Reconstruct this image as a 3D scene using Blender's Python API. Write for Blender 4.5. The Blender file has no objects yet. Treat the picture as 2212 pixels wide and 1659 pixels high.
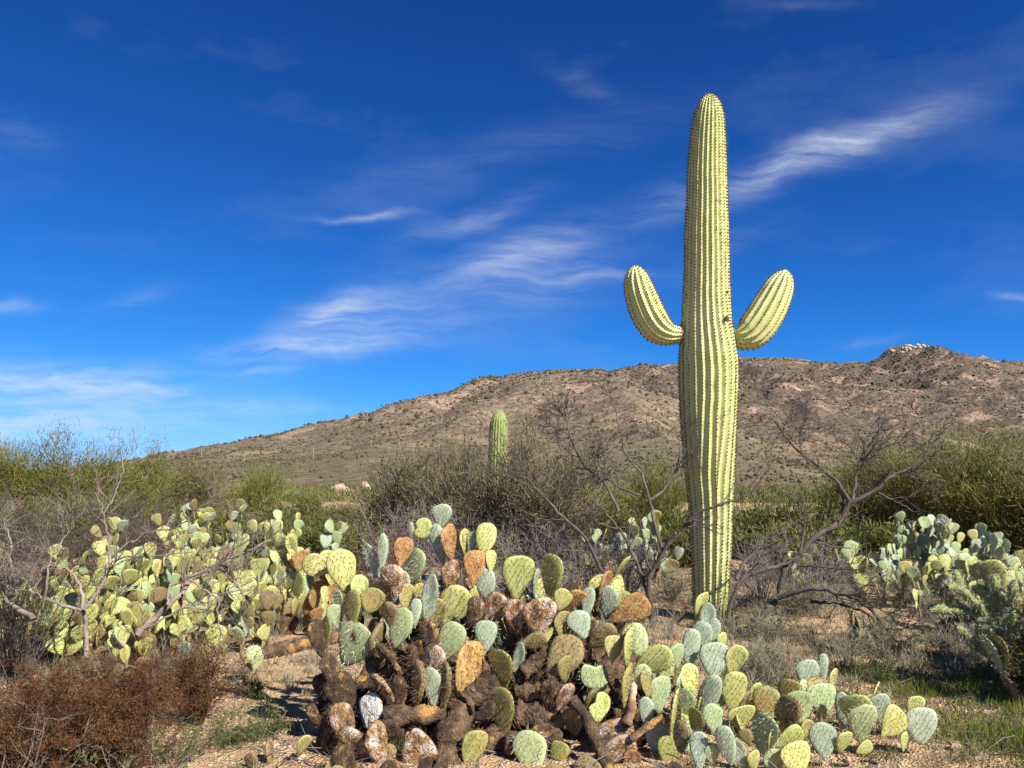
import bpy, math, random
import numpy as np
from mathutils import Vector, Matrix
random.seed(7); rng = np.random.default_rng(7)
scene = bpy.context.scene
C = scene.collection
R = math.radians

# ------------------------------------------------------------------ camera
CAMZ = 1.6; PITCH = R(7.0); F = 1703.0; VW, VH = 2212.0, 1659.0   # pixel units of the studied photograph
cam = bpy.data.cameras.new('camera'); cam.sensor_width = 36.0; cam.lens = 36.0 * F / VW
cam.clip_start = 0.05; cam.clip_end = 6000
camo = bpy.data.objects.new('camera', cam); C.objects.link(camo)
camo.location = (0, 0, CAMZ); camo.rotation_euler = (math.pi / 2 + PITCH, 0, 0)
scene.camera = camo
FW = Vector((0, math.cos(PITCH), math.sin(PITCH))); UP = Vector((0, -math.sin(PITCH), math.cos(PITCH))); RT = Vector((1, 0, 0))
def ray(px, py): return FW * F + RT * (px - VW / 2) + UP * (VH / 2 - py)
def P(px, py, Y):
    d = ray(px, py); return Vector((0, 0, CAMZ)) + d * (Y / d.y)
def gdist(py, z=0.0):
    d = ray(VW / 2, py); return (z - CAMZ) / d.z * d.y if d.z < -1e-4 else 1e4
def uvdir(px, py):
    d = ray(px, py); return d.x / d.y, d.z / d.y

# ------------------------------------------------------------------ world, sun, exposure
SUN_AZ, SUN_EL = R(43), R(40)         # azimuth measured from straight behind the camera towards its right
sdir = Vector((math.sin(SUN_AZ) * math.cos(SUN_EL), -math.cos(SUN_AZ) * math.cos(SUN_EL), math.sin(SUN_EL)))
world = bpy.data.worlds.new('World'); scene.world = world; world.use_nodes = True
nt = world.node_tree; nt.nodes.clear()
def wn(t, **k):
    n = nt.nodes.new(t)
    for a, b in k.items(): setattr(n, a, b)
    return n
def wl(a, b): nt.links.new(a, b)
def wmath(op, a, b=None, clamp=False):
    n = wn('ShaderNodeMath', operation=op, use_clamp=clamp)
    for i, v in enumerate((a, b)):
        if v is None: continue
        if isinstance(v, (int, float)): n.inputs[i].default_value = v
        else: wl(v, n.inputs[i])
    return n.outputs[0]
def wvec(op, a, b, out=0):
    n = wn('ShaderNodeVectorMath', operation=op)
    for i, v in enumerate((a, b)):
        if isinstance(v, (tuple, list)): n.inputs[i].default_value = v
        else: wl(v, n.inputs[i])
    return n.outputs['Value'] if op == 'DOT_PRODUCT' else n.outputs[0]
sky = wn('ShaderNodeTexSky', sky_type='NISHITA')
sky.sun_disc = False; sky.sun_elevation = SUN_EL; sky.sun_rotation = math.atan2(sdir.x, sdir.y)
sky.altitude = 3000; sky.air_density = 0.4; sky.dust_density = 0.0; sky.ozone_density = 9.0
hsv = wn('ShaderNodeHueSaturation'); hsv.inputs['Saturation'].default_value = 1.1; hsv.inputs['Value'].default_value = 1.0
wl(sky.outputs[0], hsv.inputs['Color'])
gam = wn('ShaderNodeGamma'); gam.inputs[1].default_value = 1.45; wl(hsv.outputs[0], gam.inputs[0])
sky2 = wvec('MULTIPLY', gam.outputs[0], (2.5, 2.6, 2.3))     # film-like shoulder for the whole sky so that the horizon does not burn out
skyc = wvec('DIVIDE', sky2, wvec('ADD', wvec('MULTIPLY', sky2, (.135, .135, .085)), (1, 1, 1)))
tc = wn('ShaderNodeTexCoord'); sep = wn('ShaderNodeSeparateXYZ'); wl(tc.outputs['Generated'], sep.inputs[0])
ysafe = wmath('MAXIMUM', sep.outputs[1], 0.05)
comb = wn('ShaderNodeCombineXYZ')
wl(wmath('DIVIDE', sep.outputs[0], ysafe), comb.inputs[0]); wl(wmath('DIVIDE', sep.outputs[2], ysafe), comb.inputs[1])
uv = comb.outputs[0]
wz = wn('ShaderNodeTexNoise'); wz.inputs['Scale'].default_value = 9.0; wz.inputs['Detail'].default_value = 8.0
wl(uv, wz.inputs['Vector'])
warp = wvec('SCALE', wvec('SUBTRACT', wz.outputs['Color'], (0.5, 0.5, 0.5)), (0, 0, 0)); nt.nodes[-1].inputs['Scale'].default_value = 0.045
uvw = wvec('ADD', uv, warp)
BLOBS = [  # px, py, half length, half width, angle (deg, rising to the right), strength : cirrus streaks seen in the sky
    (1730, 345, 190, 34, 20, .55), (1900, 285, 190, 40, 18, .35), (1480, 430, 130, 45, 18, .20), (1120, 545, 150, 45, 18, .50), (1180, 600, 170, 60, 8, .25),
    (1010, 472, 130, 24, 18, .30), (790, 460, 110, 9, 3, .35), (760, 655, 110, 30, 14, .48), (850, 690, 190, 60, 10, .22), (690, 685, 70, 18, 18, .35),
    (640, 757, 170, 20, 2, .55), (560, 800, 90, 10, 0, .30), (730, 730, 190, 36, 6, .25), (90, 812, 300, 30, -2, .58), (150, 880, 340, 46, 0, .52), (60, 925, 320, 28, 0, .55), (250, 835, 130, 14, -2, .3),
    (20, 665, 60, 16, 0, .35), (1255, 175, 80, 24, -28, .11), (1080, 330, 420, 50, 14, .07), (2195, 632, 40, 8, -4, .4), (1300, 590, 90, 14, 6, .22), (1560, 540, 120, 25, 30, .10),
    (300, 640, 80, 22, 12, .12), (40, 290, 90, 40, -15, .08), (1720, 8, 110, 12, 0, .10), (560, 880, 190, 20, 0, .18), (1880, 735, 60, 12, 15, .15)]
tot = None
for (bx, by, a, b, ang, s) in BLOBS:
    u0, v0 = uvdir(bx, by); a /= F; b /= F; c, sn = math.cos(R(ang)), math.sin(R(ang))
    d = wvec('SUBTRACT', uvw, (u0, v0, 0))
    e1 = wvec('DOT_PRODUCT', d, (c / a, sn / a, 0)); e2 = wvec('DOT_PRODUCT', d, (-sn / b, c / b, 0))
    e = wmath('ADD', wmath('MULTIPLY', e1, e1), wmath('MULTIPLY', e2, e2))
    g = wmath('MULTIPLY', wmath('POWER', 2.718, wmath('MULTIPLY', e, -1.0)), s)
    tot = g if tot is None else wmath('ADD', tot, g)
mp = wn('ShaderNodeMapping'); mp.inputs['Rotation'].default_value = (0, 0, R(-16)); mp.inputs['Scale'].default_value = (8, 50, 1); wl(uvw, mp.inputs[0])
fib = wn('ShaderNodeTexNoise'); fib.inputs['Detail'].default_value = 8; fib.inputs['Scale'].default_value = 1.0; fib.inputs['Roughness'].default_value = .62; wl(mp.outputs[0], fib.inputs['Vector'])
mp2 = wn('ShaderNodeMapping'); mp2.inputs['Scale'].default_value = (2.0, 2.0, 5.0); wl(tc.outputs['Generated'], mp2.inputs[0])
gen = wn('ShaderNodeTexNoise'); gen.inputs['Detail'].default_value = 7; gen.inputs['Scale'].default_value = 1.6; gen.inputs['Roughness'].default_value = .6; wl(mp2.outputs[0], gen.inputs['Vector'])
genm = wn('ShaderNodeMapRange'); genm.inputs['From Min'].default_value = .52; genm.inputs['From Max'].default_value = .85; genm.inputs['To Max'].default_value = .09; wl(gen.outputs[0], genm.inputs[0])
fibm = wn('ShaderNodeMapRange'); fibm.inputs['From Min'].default_value = .3; fibm.inputs['From Max'].default_value = .7; fibm.inputs['To Min'].default_value = .1; fibm.inputs['To Max'].default_value = 1.5; wl(fib.outputs[0], fibm.inputs[0])
front = wmath('GREATER_THAN', sep.outputs[1], 0.06)
cl = wmath('ADD', wmath('MULTIPLY', wmath('MULTIPLY', tot, fibm.outputs[0]), wmath('MULTIPLY', front, .72)), genm.outputs[0], clamp=True)
mix = wn('ShaderNodeMix', data_type='RGBA'); wl(cl, mix.inputs['Factor']); wl(skyc, mix.inputs[6]); mix.inputs[7].default_value = (5.6, 6.2, 7.2, 1)
bg = wn('ShaderNodeBackground'); bg.inputs['Strength'].default_value = 0.075; wl(mix.outputs[2], bg.inputs[0])
wo = wn('ShaderNodeOutputWorld'); wl(bg.outputs[0], wo.inputs[0])
sun = bpy.data.lights.new('sun', 'SUN'); sun.energy = 4.8; sun.angle = R(0.5); sun.color = (1.0, 0.955, 0.87)
suno = bpy.data.objects.new('sun', sun); C.objects.link(suno); suno.rotation_euler = sdir.to_track_quat('Z', 'Y').to_euler()
vs = scene.view_settings; vs.view_transform = 'Standard'; vs.look = 'None'; vs.exposure = 0.85; vs.gamma = 1.0; vs.use_curve_mapping = False

# ------------------------------------------------------------------ numpy noise and mesh helpers
def vnoise(x, y, seed=0):
    xi = np.floor(x).astype(np.int64); yi = np.floor(y).astype(np.int64); xf = x - xi; yf = y - yi
    def h(a, b):
        n = (a * 374761393 + b * 668265263 + seed * 974711) & 0xffffffff
        n = ((n ^ (n >> 13)) * 1274126177) & 0xffffffff
        return ((n ^ (n >> 16)) & 0xffff) / 65535.0
    u = xf * xf * (3 - 2 * xf); v = yf * yf * (3 - 2 * yf)
    return (h(xi, yi) * (1 - u) + h(xi + 1, yi) * u) * (1 - v) + (h(xi, yi + 1) * (1 - u) + h(xi + 1, yi + 1) * u) * v
def fbm(x, y, oct=5, seed=0, rough=.5):
    t = 0; a = 1.0; s = 0
    for i in range(oct):
        t = t + a * (vnoise(x, y, seed + i * 17) - .5) * 2; s += a; a *= rough; x = x * 2.03 + 11.3; y = y * 2.03 + 5.7
    return t / s
def npmesh(name, V, faces, mats=(), mat_idx=None, smooth=False):
    """faces: list of int arrays, each (n,3) or (n,4)"""
    me = bpy.data.meshes.new(name); V = np.asarray(V, np.float32)
    faces = [np.asarray(f, np.int32) for f in faces if len(f)]
    me.vertices.add(len(V)); me.vertices.foreach_set('co', V.ravel())
    loops = np.concatenate([f.ravel() for f in faces]); sizes = np.concatenate([np.full(len(f), f.shape[1], np.int32) for f in faces])
    starts = np.concatenate([[0], np.cumsum(sizes)[:-1]]).astype(np.int32)
    me.loops.add(len(loops)); me.loops.foreach_set('vertex_index', loops)
    me.polygons.add(len(sizes)); me.polygons.foreach_set('loop_start', starts); me.polygons.foreach_set('loop_total', sizes)
    if mat_idx is not None: me.polygons.foreach_set('material_index', np.asarray(mat_idx, np.int32))
    if smooth: me.polygons.foreach_set('use_smooth', np.ones(len(sizes), bool))
    for m in mats: me.materials.append(m)
    me.update(); me.validate()
    return me
def obj(name, me, parent=None, matrix=None, kind=None, label=None, cat=None, group=None):
    o = bpy.data.objects.new(name, me); C.objects.link(o)
    if parent is not None: o.parent = parent
    if matrix is not None: o.matrix_local = matrix
    if kind: o['kind'] = kind
    if label: o['label'] = label
    if cat: o['category'] = cat
    if group: o['group'] = group
    return o
def thing(name, loc, label, cat, group=None):
    o = obj(name, None, label=label, cat=cat, group=group); o.location = loc; o.empty_display_size = .2
    return o
def tubes(polys, sides=4):
    """polys: list of (pts (n,3), radii (n,)); returns V, quads"""
    groups = {}
    for p, r in polys: groups.setdefault(len(p), []).append((p, r))
    Vs, Fs, off = [], [], 0
    ang = np.arange(sides) * 2 * np.pi / sides
    for n, lst in groups.items():
        Pt = np.array([a for a, _ in lst], float); Rd = np.array([b for _, b in lst], float)
        T = np.gradient(Pt, axis=1); T /= np.linalg.norm(T, axis=2, keepdims=True) + 1e-9
        ref = np.where(np.abs(T[:, :1, 2:3]) > .8, np.array([1., 0, 0]), np.array([0, 0, 1.]))
        A = np.cross(T, np.broadcast_to(ref, T.shape)); A /= np.linalg.norm(A, axis=2, keepdims=True) + 1e-9
        B = np.cross(T, A)
        V = Pt[:, :, None, :] + Rd[:, :, None, None] * (A[:, :, None, :] * np.cos(ang)[None, None, :, None] + B[:, :, None, :] * np.sin(ang)[None, None, :, None])
        m = len(lst); idx = np.arange(m * n * sides).reshape(m, n, sides) + off
        a = idx[:, :-1, :]; b = np.roll(a, -1, axis=2); c = idx[:, 1:, :]; d = np.roll(c, -1, axis=2)
        Fs.append(np.stack([a, b, d, c], -1).reshape(-1, 4)); Vs.append(V.reshape(-1, 3)); off += m * n * sides
    return np.concatenate(Vs), np.concatenate(Fs)
def blades(p0, d, length, width, bend=0.3, seg=2):
    """flat tapering blades; arrays (n,3),(n,3),(n,),(n,)"""
    n = len(p0); d = d / (np.linalg.norm(d, axis=1, keepdims=True) + 1e-9)
    rnd = rng.normal(size=(n, 3)); side = np.cross(d, rnd); side /= np.linalg.norm(side, axis=1, keepdims=True) + 1e-9
    bv = np.cross(d, side) * (rng.normal(size=(n, 1)) * bend)
    L = length[:, None]; W = width[:, None] * .5
    m = p0 + d * L * .5 + bv * L * .25; t = p0 + d * L + bv * L * .8
    V = np.stack([p0 - side * W, p0 + side * W, m + side * W * .8, m - side * W * .8, t], 1).reshape(-1, 3)
    i = np.arange(n)[:, None] * 5
    return V, i + np.array([[0, 1, 2, 3]]), i + np.array([[3, 2, 4]])
def merge(parts):
    """parts: list of (V, [faces...], matindex) -> V, faces, mat_idx"""
    Vs, Q, T, mq, mt, off = [], [], [], [], [], 0
    for V, fs, mi in parts:
        for f in fs:
            f = np.asarray(f)
            if not len(f): continue
            if f.shape[1] == 4: Q.append(f + off); mq.append(np.full(len(f), mi))
            else: T.append(f + off); mt.append(np.full(len(f), mi))
        Vs.append(V); off += len(V)
    fs = ([np.concatenate(Q)] if Q else []) + ([np.concatenate(T)] if T else [])
    return np.concatenate(Vs), fs, np.concatenate(mq + mt)

# ------------------------------------------------------------------ materials
def mat(name, cols, scale=4.0, detail=5.0, pos=None, rough=.7, bump=0.0, bscale=None, var=0.0, coord='Object', spots=None, spec=.3, trans=0.0, hue=0.0, interp='LINEAR', rnd4=True, nrough=.6):
    m = bpy.data.materials.new(name); m.use_nodes = True; t = m.node_tree; N = t.nodes; Lk = t.links.new
    bs = N['Principled BSDF']; bs.inputs['Roughness'].default_value = rough; bs.inputs['Specular IOR Level'].default_value = spec
    co = N.new('ShaderNodeTexCoord'); oi = N.new('ShaderNodeObjectInfo')
    no = N.new('ShaderNodeTexNoise'); no.noise_dimensions = '4D'; no.inputs['Scale'].default_value = scale; no.inputs['Detail'].default_value = detail; no.inputs['Roughness'].default_value = nrough
    Lk(co.outputs[coord], no.inputs['Vector'])
    w = N.new('ShaderNodeMath'); w.operation = 'MULTIPLY'; w.inputs[1].default_value = 60.0; Lk(oi.outputs['Random'], w.inputs[0]); Lk(w.outputs[0], no.inputs['W'])
    cr = N.new('ShaderNodeValToRGB'); cr.color_ramp.interpolation = interp
    k = len(cols); pos = pos or [.3 + .4 * i / max(1, k - 1) for i in range(k)]
    while len(cr.color_ramp.elements) < k: cr.color_ramp.elements.new(.5)
    for e, p, c in zip(cr.color_ramp.elements, pos, cols): e.position = p; e.color = (*c, 1)
    Lk(no.outputs['Fac'], cr.inputs[0]); col = cr.outputs[0]
    if spots:  # (colour, scale, threshold)
        sn = N.new('ShaderNodeTexNoise'); sn.noise_dimensions = '4D'; sn.inputs['Scale'].default_value = spots[1]; sn.inputs['Detail'].default_value = 4
        Lk(co.outputs[coord], sn.inputs['Vector']); Lk(w.outputs[0], sn.inputs['W'])
        mr = N.new('ShaderNodeMapRange'); mr.inputs['From Min'].default_value = spots[2]; mr.inputs['From Max'].default_value = spots[2] + .06; Lk(sn.outputs['Fac'], mr.inputs[0])
        mx = N.new('ShaderNodeMix'); mx.data_type = 'RGBA'; Lk(mr.outputs[0], mx.inputs['Factor']); Lk(col, mx.inputs[6]); mx.inputs[7].default_value = (*spots[0], 1); col = mx.outputs[2]
    if var or hue:
        hs = N.new('ShaderNodeHueSaturation'); Lk(col, hs.inputs['Color'])
        r1 = N.new('ShaderNodeMapRange'); r1.inputs['To Min'].default_value = 1 - var; r1.inputs['To Max'].default_value = 1 + var; Lk(oi.outputs['Random'], r1.inputs[0]); Lk(r1.outputs[0], hs.inputs['Value'])
        fr = N.new('ShaderNodeMath'); fr.operation = 'FRACT'; ml = N.new('ShaderNodeMath'); ml.operation = 'MULTIPLY'; ml.inputs[1].default_value = 17.31; Lk(oi.outputs['Random'], ml.inputs[0]); Lk(ml.outputs[0], fr.inputs[0])
        r2 = N.new('ShaderNodeMapRange'); r2.inputs['To Min'].default_value = .5 - hue; r2.inputs['To Max'].default_value = .5 + hue; Lk(fr.outputs[0], r2.inputs[0]); Lk(r2.outputs[0], hs.inputs['Hue'])
        col = hs.outputs[0]
    Lk(col, bs.inputs['Base Color'])
    if bump:
        bn = N.new('ShaderNodeTexNoise'); bn.inputs['Scale'].default_value = bscale or scale * 6; bn.inputs['Detail'].default_value = 6; Lk(co.outputs[coord], bn.inputs['Vector'])
        bp = N.new('ShaderNodeBump'); bp.inputs['Strength'].default_value = bump; bp.inputs['Distance'].default_value = .02; Lk(bn.outputs['Fac'], bp.inputs['Height']); Lk(bp.outputs[0], bs.inputs['Normal'])
    if trans:
        tr = N.new('ShaderNodeBsdfTranslucent'); Lk(col, tr.inputs[0]); ms = N.new('ShaderNodeMixShader'); ms.inputs[0].default_value = trans
        Lk(bs.outputs[0], ms.inputs[1]); Lk(tr.outputs[0], ms.inputs[2]); Lk(ms.outputs[0], N['Material Output'].inputs[0])
    return m
M = {}
scar = (.30, .22, .13)
M['g'] = mat('pad_green', [(.31, .38, .16), (.43, .49, .26)], 3, bump=.25, bscale=18, var=.12, hue=.012, spots=(scar, 7, .70), rough=.5)
M['b'] = mat('pad_blue_green', [(.29, .36, .23), (.42, .47, .34)], 3, bump=.25, bscale=18, var=.14, hue=.012, spots=(scar, 7, .72), rough=.5)  # bluish tone puts raking light on pads turned from the sun into the colour
M['y'] = mat('pad_yellow_green', [(.38, .39, .09), (.54, .53, .22)], 3, bump=.25, bscale=18, var=.10, hue=.018, spots=(scar, 7, .70), rough=.5)
M['o'] = mat('pad_olive', [(.19, .19, .06), (.32, .30, .10), (.36, .24, .08)], 2.5, bump=.4, bscale=16, var=.14, hue=.014, spots=(scar, 6, .66), rough=.6)
M['r'] = mat('pad_orange', [(.17, .10, .05), (.36, .19, .065), (.44, .27, .10), (.40, .36, .14)], 4, 8, [.34, .46, .58, .7], bump=.7, bscale=14, var=.15, hue=.012, spots=((.55, .48, .40), 8, .68), rough=.75)
M['l'] = mat('pad_lichen', [(.075, .05, .036), (.20, .12, .07), (.38, .20, .06), (.42, .32, .25), (.58, .49, .42)], 3.0, 9, [.38, .45, .49, .53, .63], bump=.9, bscale=16, var=.12, rough=.9, nrough=.7)
M['w'] = mat('pad_woody', [(.035, .023, .016), (.10, .064, .04), (.22, .145, .085)], 4, 9, [.36, .5, .64], bump=1.0, bscale=26, var=.25, rough=.95, spots=((.42, .24, .075), 4, .58), nrough=.72)
M['k'] = mat('pad_whitened', [(.30, .20, .12), (.62, .56, .48), (.78, .74, .68)], 3, 8, [.33, .44, .58], bump=.8, bscale=20, var=.05, rough=.95)
M['n'] = mat('pad_brown_olive', [(.15, .11, .05), (.26, .20, .09), (.33, .22, .10)], 3, 7, bump=.6, bscale=18, var=.15, rough=.8, spots=((.42, .36, .28), 9, .66))
M['limb'] = mat('cactus_bark', [(.024, .016, .012), (.075, .047, .03), (.17, .105, .06), (.29, .18, .11)], 16, 9, [.33, .45, .56, .7], bump=1.0, bscale=70, rough=.95, spots=((.40, .22, .07), 6, .60), nrough=.72)
M['areole'] = mat('areole', [(.045, .028, .015), (.10, .06, .03)], 20, rough=.9)
M['spine_dark'] = mat('spine_dark', [(.10, .06, .03), (.20, .13, .06)], 20, rough=.6)
M['spine_pale'] = mat('spine_pale', [(.50, .45, .32), (.62, .56, .42)], 20, rough=.5)
M['saguaro'] = mat('saguaro_skin', [(.46, .47, .16), (.55, .55, .22), (.61, .59, .29)], 1.3, 6, [.3, .5, .7], bump=.15, bscale=30, rough=.55, spots=((.38, .29, .15), 3.2, .70))
M['saguaro2'] = mat('saguaro_skin_green', [(.22, .28, .08), (.31, .35, .11)], 2, 6, bump=.15, bscale=30, rough=.55)
M['callus'] = mat('callus', [(.06, .04, .025), (.16, .11, .06)], 14, bump=.6, rough=.9)
M['bark_dark'] = mat('bark_dark', [(.055, .042, .035), (.10, .078, .062), (.19, .155, .125)], 5, 7, bump=.6, bscale=40, rough=.9)
M['bark_pale'] = mat('bark_pale', [(.13, .095, .075), (.26, .20, .16), (.36, .29, .24)], 5, 7, bump=.6, bscale=40, rough=.9)
M['twig'] = mat('twig', [(.065, .048, .04), (.13, .098, .078)], 2, rough=.85)
M['twig_pale'] = mat('twig_pale', [(.15, .11, .085), (.29, .23, .18)], 2, rough=.85)
M['twig_grey'] = mat('twig_grey', [(.16, .135, .115), (.30, .26, .22)], 2, rough=.85)
M['twig_mid'] = mat('twig_mid', [(.10, .075, .052), (.19, .145, .10)], 2, rough=.85)
M['pv_bark'] = mat('palo_verde_bark', [(.09, .085, .03), (.16, .15, .05)], 5, rough=.7)
M['pv_twig'] = mat('palo_verde_twig', [(.12, .13, .03), (.22, .215, .055), (.30, .26, .09)], 1.1, 4, rough=.6, trans=.35, var=.08)
M['creo'] = mat('creosote_leaf', [(.07, .09, .018), (.13, .145, .03), (.19, .18, .05)], 1.5, 4, rough=.55, trans=.2, var=.1)
M['mesq_leaf'] = mat('mesquite_leaf', [(.13, .115, .035), (.22, .18, .06)], 2, rough=.7, trans=.25)
M['rust'] = mat('rust_leaf', [(.055, .024, .012), (.11, .048, .02), (.17, .095, .035)], 5, rough=.85, trans=.15)
M['grass'] = mat('grass_blade', [(.085, .11, .015), (.16, .185, .03), (.28, .27, .08)], 1.6, 4, rough=.6, trans=.3)
M['weed'] = mat('weed_blade', [(.09, .11, .035), (.15, .16, .06)], 2, rough=.7, trans=.25)
M['straw'] = mat('straw', [(.24, .18, .10), (.42, .33, .20)], 2, rough=.8, trans=.2)
M['bur'] = mat('bursage', [(.15, .13, .09), (.27, .235, .17), (.20, .21, .10)], 2.5, rough=.85)
M['stone'] = mat('stone', [(.32, .21, .13), (.46, .33, .22), (.56, .46, .36)], 3, rough=.9, coord='Object')
M['boulder'] = mat('boulder', [(.34, .21, .14), (.50, .35, .25), (.58, .46, .36)], .25, 8, bump=.8, bscale=1.2, rough=.95)
M['fruit'] = mat('red_leaf', [(.10, .02, .025), (.20, .05, .05)], 3, rough=.5)
M['fruit2'] = mat('yellow_leaf', [(.55, .34, .08), (.6, .42, .15)], 3, rough=.5)
M['cholla'] = mat('cholla_joint', [(.20, .25, .07), (.33, .36, .13)], 8, bump=.5, rough=.6, var=.12)

# ------------------------------------------------------------------ ground
def gz(x, y):
    x = np.asarray(x, float); y = np.asarray(y, float)
    near = .05 * fbm(x * .35, y * .35, 3, 3) + .018 * fbm(x * 1.6, y * 1.6, 3, 9)
    return near + .5 * fbm(x * .02, y * .02, 3, 5) * np.clip((np.hypot(x, y) - 25) / 60, 0, 1)
def gz1(x, y): return float(gz(np.array([x]), np.array([y]))[0])
def gmat():
    m = bpy.data.materials.new('desert_ground'); m.use_nodes = True; t = m.node_tree; N = t.nodes; Lk = t.links.new; bs = N['Principled BSDF']; bs.inputs['Roughness'].default_value = .95; bs.inputs['Specular IOR Level'].default_value = .1
    co = N.new('ShaderNodeTexCoord')
    def noise(s, d=6, r=.6):
        n = N.new('ShaderNodeTexNoise'); n.inputs['Scale'].default_value = s; n.inputs['Detail'].default_value = d; n.inputs['Roughness'].default_value = r; Lk(co.outputs['Object'], n.inputs['Vector']); return n.outputs['Fac']
    def ramp(f, ps, cs):
        c = N.new('ShaderNodeValToRGB')
        while len(c.color_ramp.elements) < len(ps): c.color_ramp.elements.new(.5)
        for e, p, cc in zip(c.color_ramp.elements, ps, cs): e.position = p; e.color = (*cc, 1)
        Lk(f, c.inputs[0]); return c.outputs[0]
    a = ramp(noise(9, 8, .7), [.3, .5, .7], [(.42, .245, .12), (.58, .38, .205), (.68, .51, .33)])
    vo = N.new('ShaderNodeTexVoronoi'); vo.inputs['Scale'].default_value = 55; Lk(co.outputs['Object'], vo.inputs['Vector'])
    g = ramp(vo.outputs['Color'], [.2, .55, .9], [(.30, .18, .09), (.56, .38, .21), (.70, .56, .40)])
    mx = N.new('ShaderNodeMix'); mx.data_type = 'RGBA'; mx.inputs[0].default_value = .45; Lk(a, mx.inputs[6]); Lk(g, mx.inputs[7])
    lit = N.new('ShaderNodeMapRange'); lit.inputs['From Min'].default_value = .52; lit.inputs['From Max'].default_value = .68; lit.inputs['To Max'].default_value = .4; Lk(noise(2.2, 8, .7), lit.inputs[0])
    mx2 = N.new('ShaderNodeMix'); mx2.data_type = 'RGBA'; Lk(lit.outputs[0], mx2.inputs[0]); Lk(mx.outputs[2], mx2.inputs[6]); mx2.inputs[7].default_value = (.17, .10, .055, 1)
    Lk(mx2.outputs[2], bs.inputs['Base Color'])
    ad = N.new('ShaderNodeMath'); ad.operation = 'ADD'; Lk(vo.outputs['Distance'], ad.inputs[0]); Lk(noise(30, 6), ad.inputs[1])
    bp = N.new('ShaderNodeBump'); bp.inputs['Strength'].default_value = .8; bp.inputs['Distance'].default_value = .03; Lk(ad.outputs[0], bp.inputs['Height']); Lk(bp.outputs[0], bs.inputs['Normal'])
    return m
def ground():
    def axis(a, b, n): return np.linspace(a, b, n)
    ys = np.concatenate([axis(-60, 2, 20)[:-1], axis(2, 14, 170)[:-1], axis(14, 60, 80)[:-1], np.geomspace(60, 3000, 50)])
    xs = np.concatenate([-np.geomspace(2500, 12, 50)[:-1], axis(-12, 12, 260), np.geomspace(12, 2500, 50)[1:]])
    X, Y = np.meshgrid(xs, ys); Z = gz(X, Y); V = np.stack([X, Y, Z], -1).reshape(-1, 3)
    w = len(xs); i = np.arange(len(ys) - 1)[:, None] * w + np.arange(w - 1)[None]; Fq = np.stack([i, i + 1, i + w + 1, i + w], -1).reshape(-1, 4)
    o = obj('ground', npmesh('ground', V, [Fq], [gmat()], smooth=True), kind='structure')
ground()

# ------------------------------------------------------------------ hills
def hmat(name, c1, c2, c3, rock, green):
    m = bpy.data.materials.new(name); m.use_nodes = True; t = m.node_tree; N = t.nodes; Lk = t.links.new; bs = N['Principled BSDF']; bs.inputs['Roughness'].default_value = .95; bs.inputs['Specular IOR Level'].default_value = .05
    co = N.new('ShaderNodeTexCoord')
    def noise(s, d=6, r=.6):
        n = N.new('ShaderNodeTexNoise'); n.inputs['Scale'].default_value = s; n.inputs['Detail'].default_value = d; n.inputs['Roughness'].default_value = r; Lk(co.outputs['Object'], n.inputs['Vector']); return n.outputs['Fac']
    c = N.new('ShaderNodeValToRGB'); c.color_ramp.elements.new(.5)
    for e, p, cc in zip(c.color_ramp.elements, (.36, .5, .64), (c1, c2, c3)): e.position = p; e.color = (*cc, 1)
    Lk(noise(.3, 10, .8), c.inputs[0])
    def over(f, lo, hi, col, prev, mx_=1.0):
        r = N.new('ShaderNodeMapRange'); r.inputs['From Min'].default_value = lo; r.inputs['From Max'].default_value = hi; r.inputs['To Max'].default_value = mx_; Lk(f, r.inputs[0])
        x = N.new('ShaderNodeMix'); x.data_type = 'RGBA'; Lk(r.outputs[0], x.inputs[0]); Lk(prev, x.inputs[6]); x.inputs[7].default_value = (*col, 1); return x.outputs[2]
    k = over(noise(.035, 10, .75), .53, .60, rock, c.outputs[0], .85)
    sx = N.new('ShaderNodeSeparateXYZ'); Lk(co.outputs['Object'], sx.inputs[0])
    ng = N.new('ShaderNodeMath'); ng.operation = 'MULTIPLY'; ng.inputs[1].default_value = -1; Lk(sx.outputs[2], ng.inputs[0])
    k = over(ng.outputs[0], -45, -5, green, k, .45)      # denser scrub grows on the low slopes
    Lk(k, bs.inputs['Base Color'])
    bp = N.new('ShaderNodeBump'); bp.inputs['Strength'].default_value = 1.0; bp.inputs['Distance'].default_value = 2.5; Lk(noise(.25, 8, .7), bp.inputs['Height']); Lk(bp.outputs[0], bs.inputs['Normal'])
    return m
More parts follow.
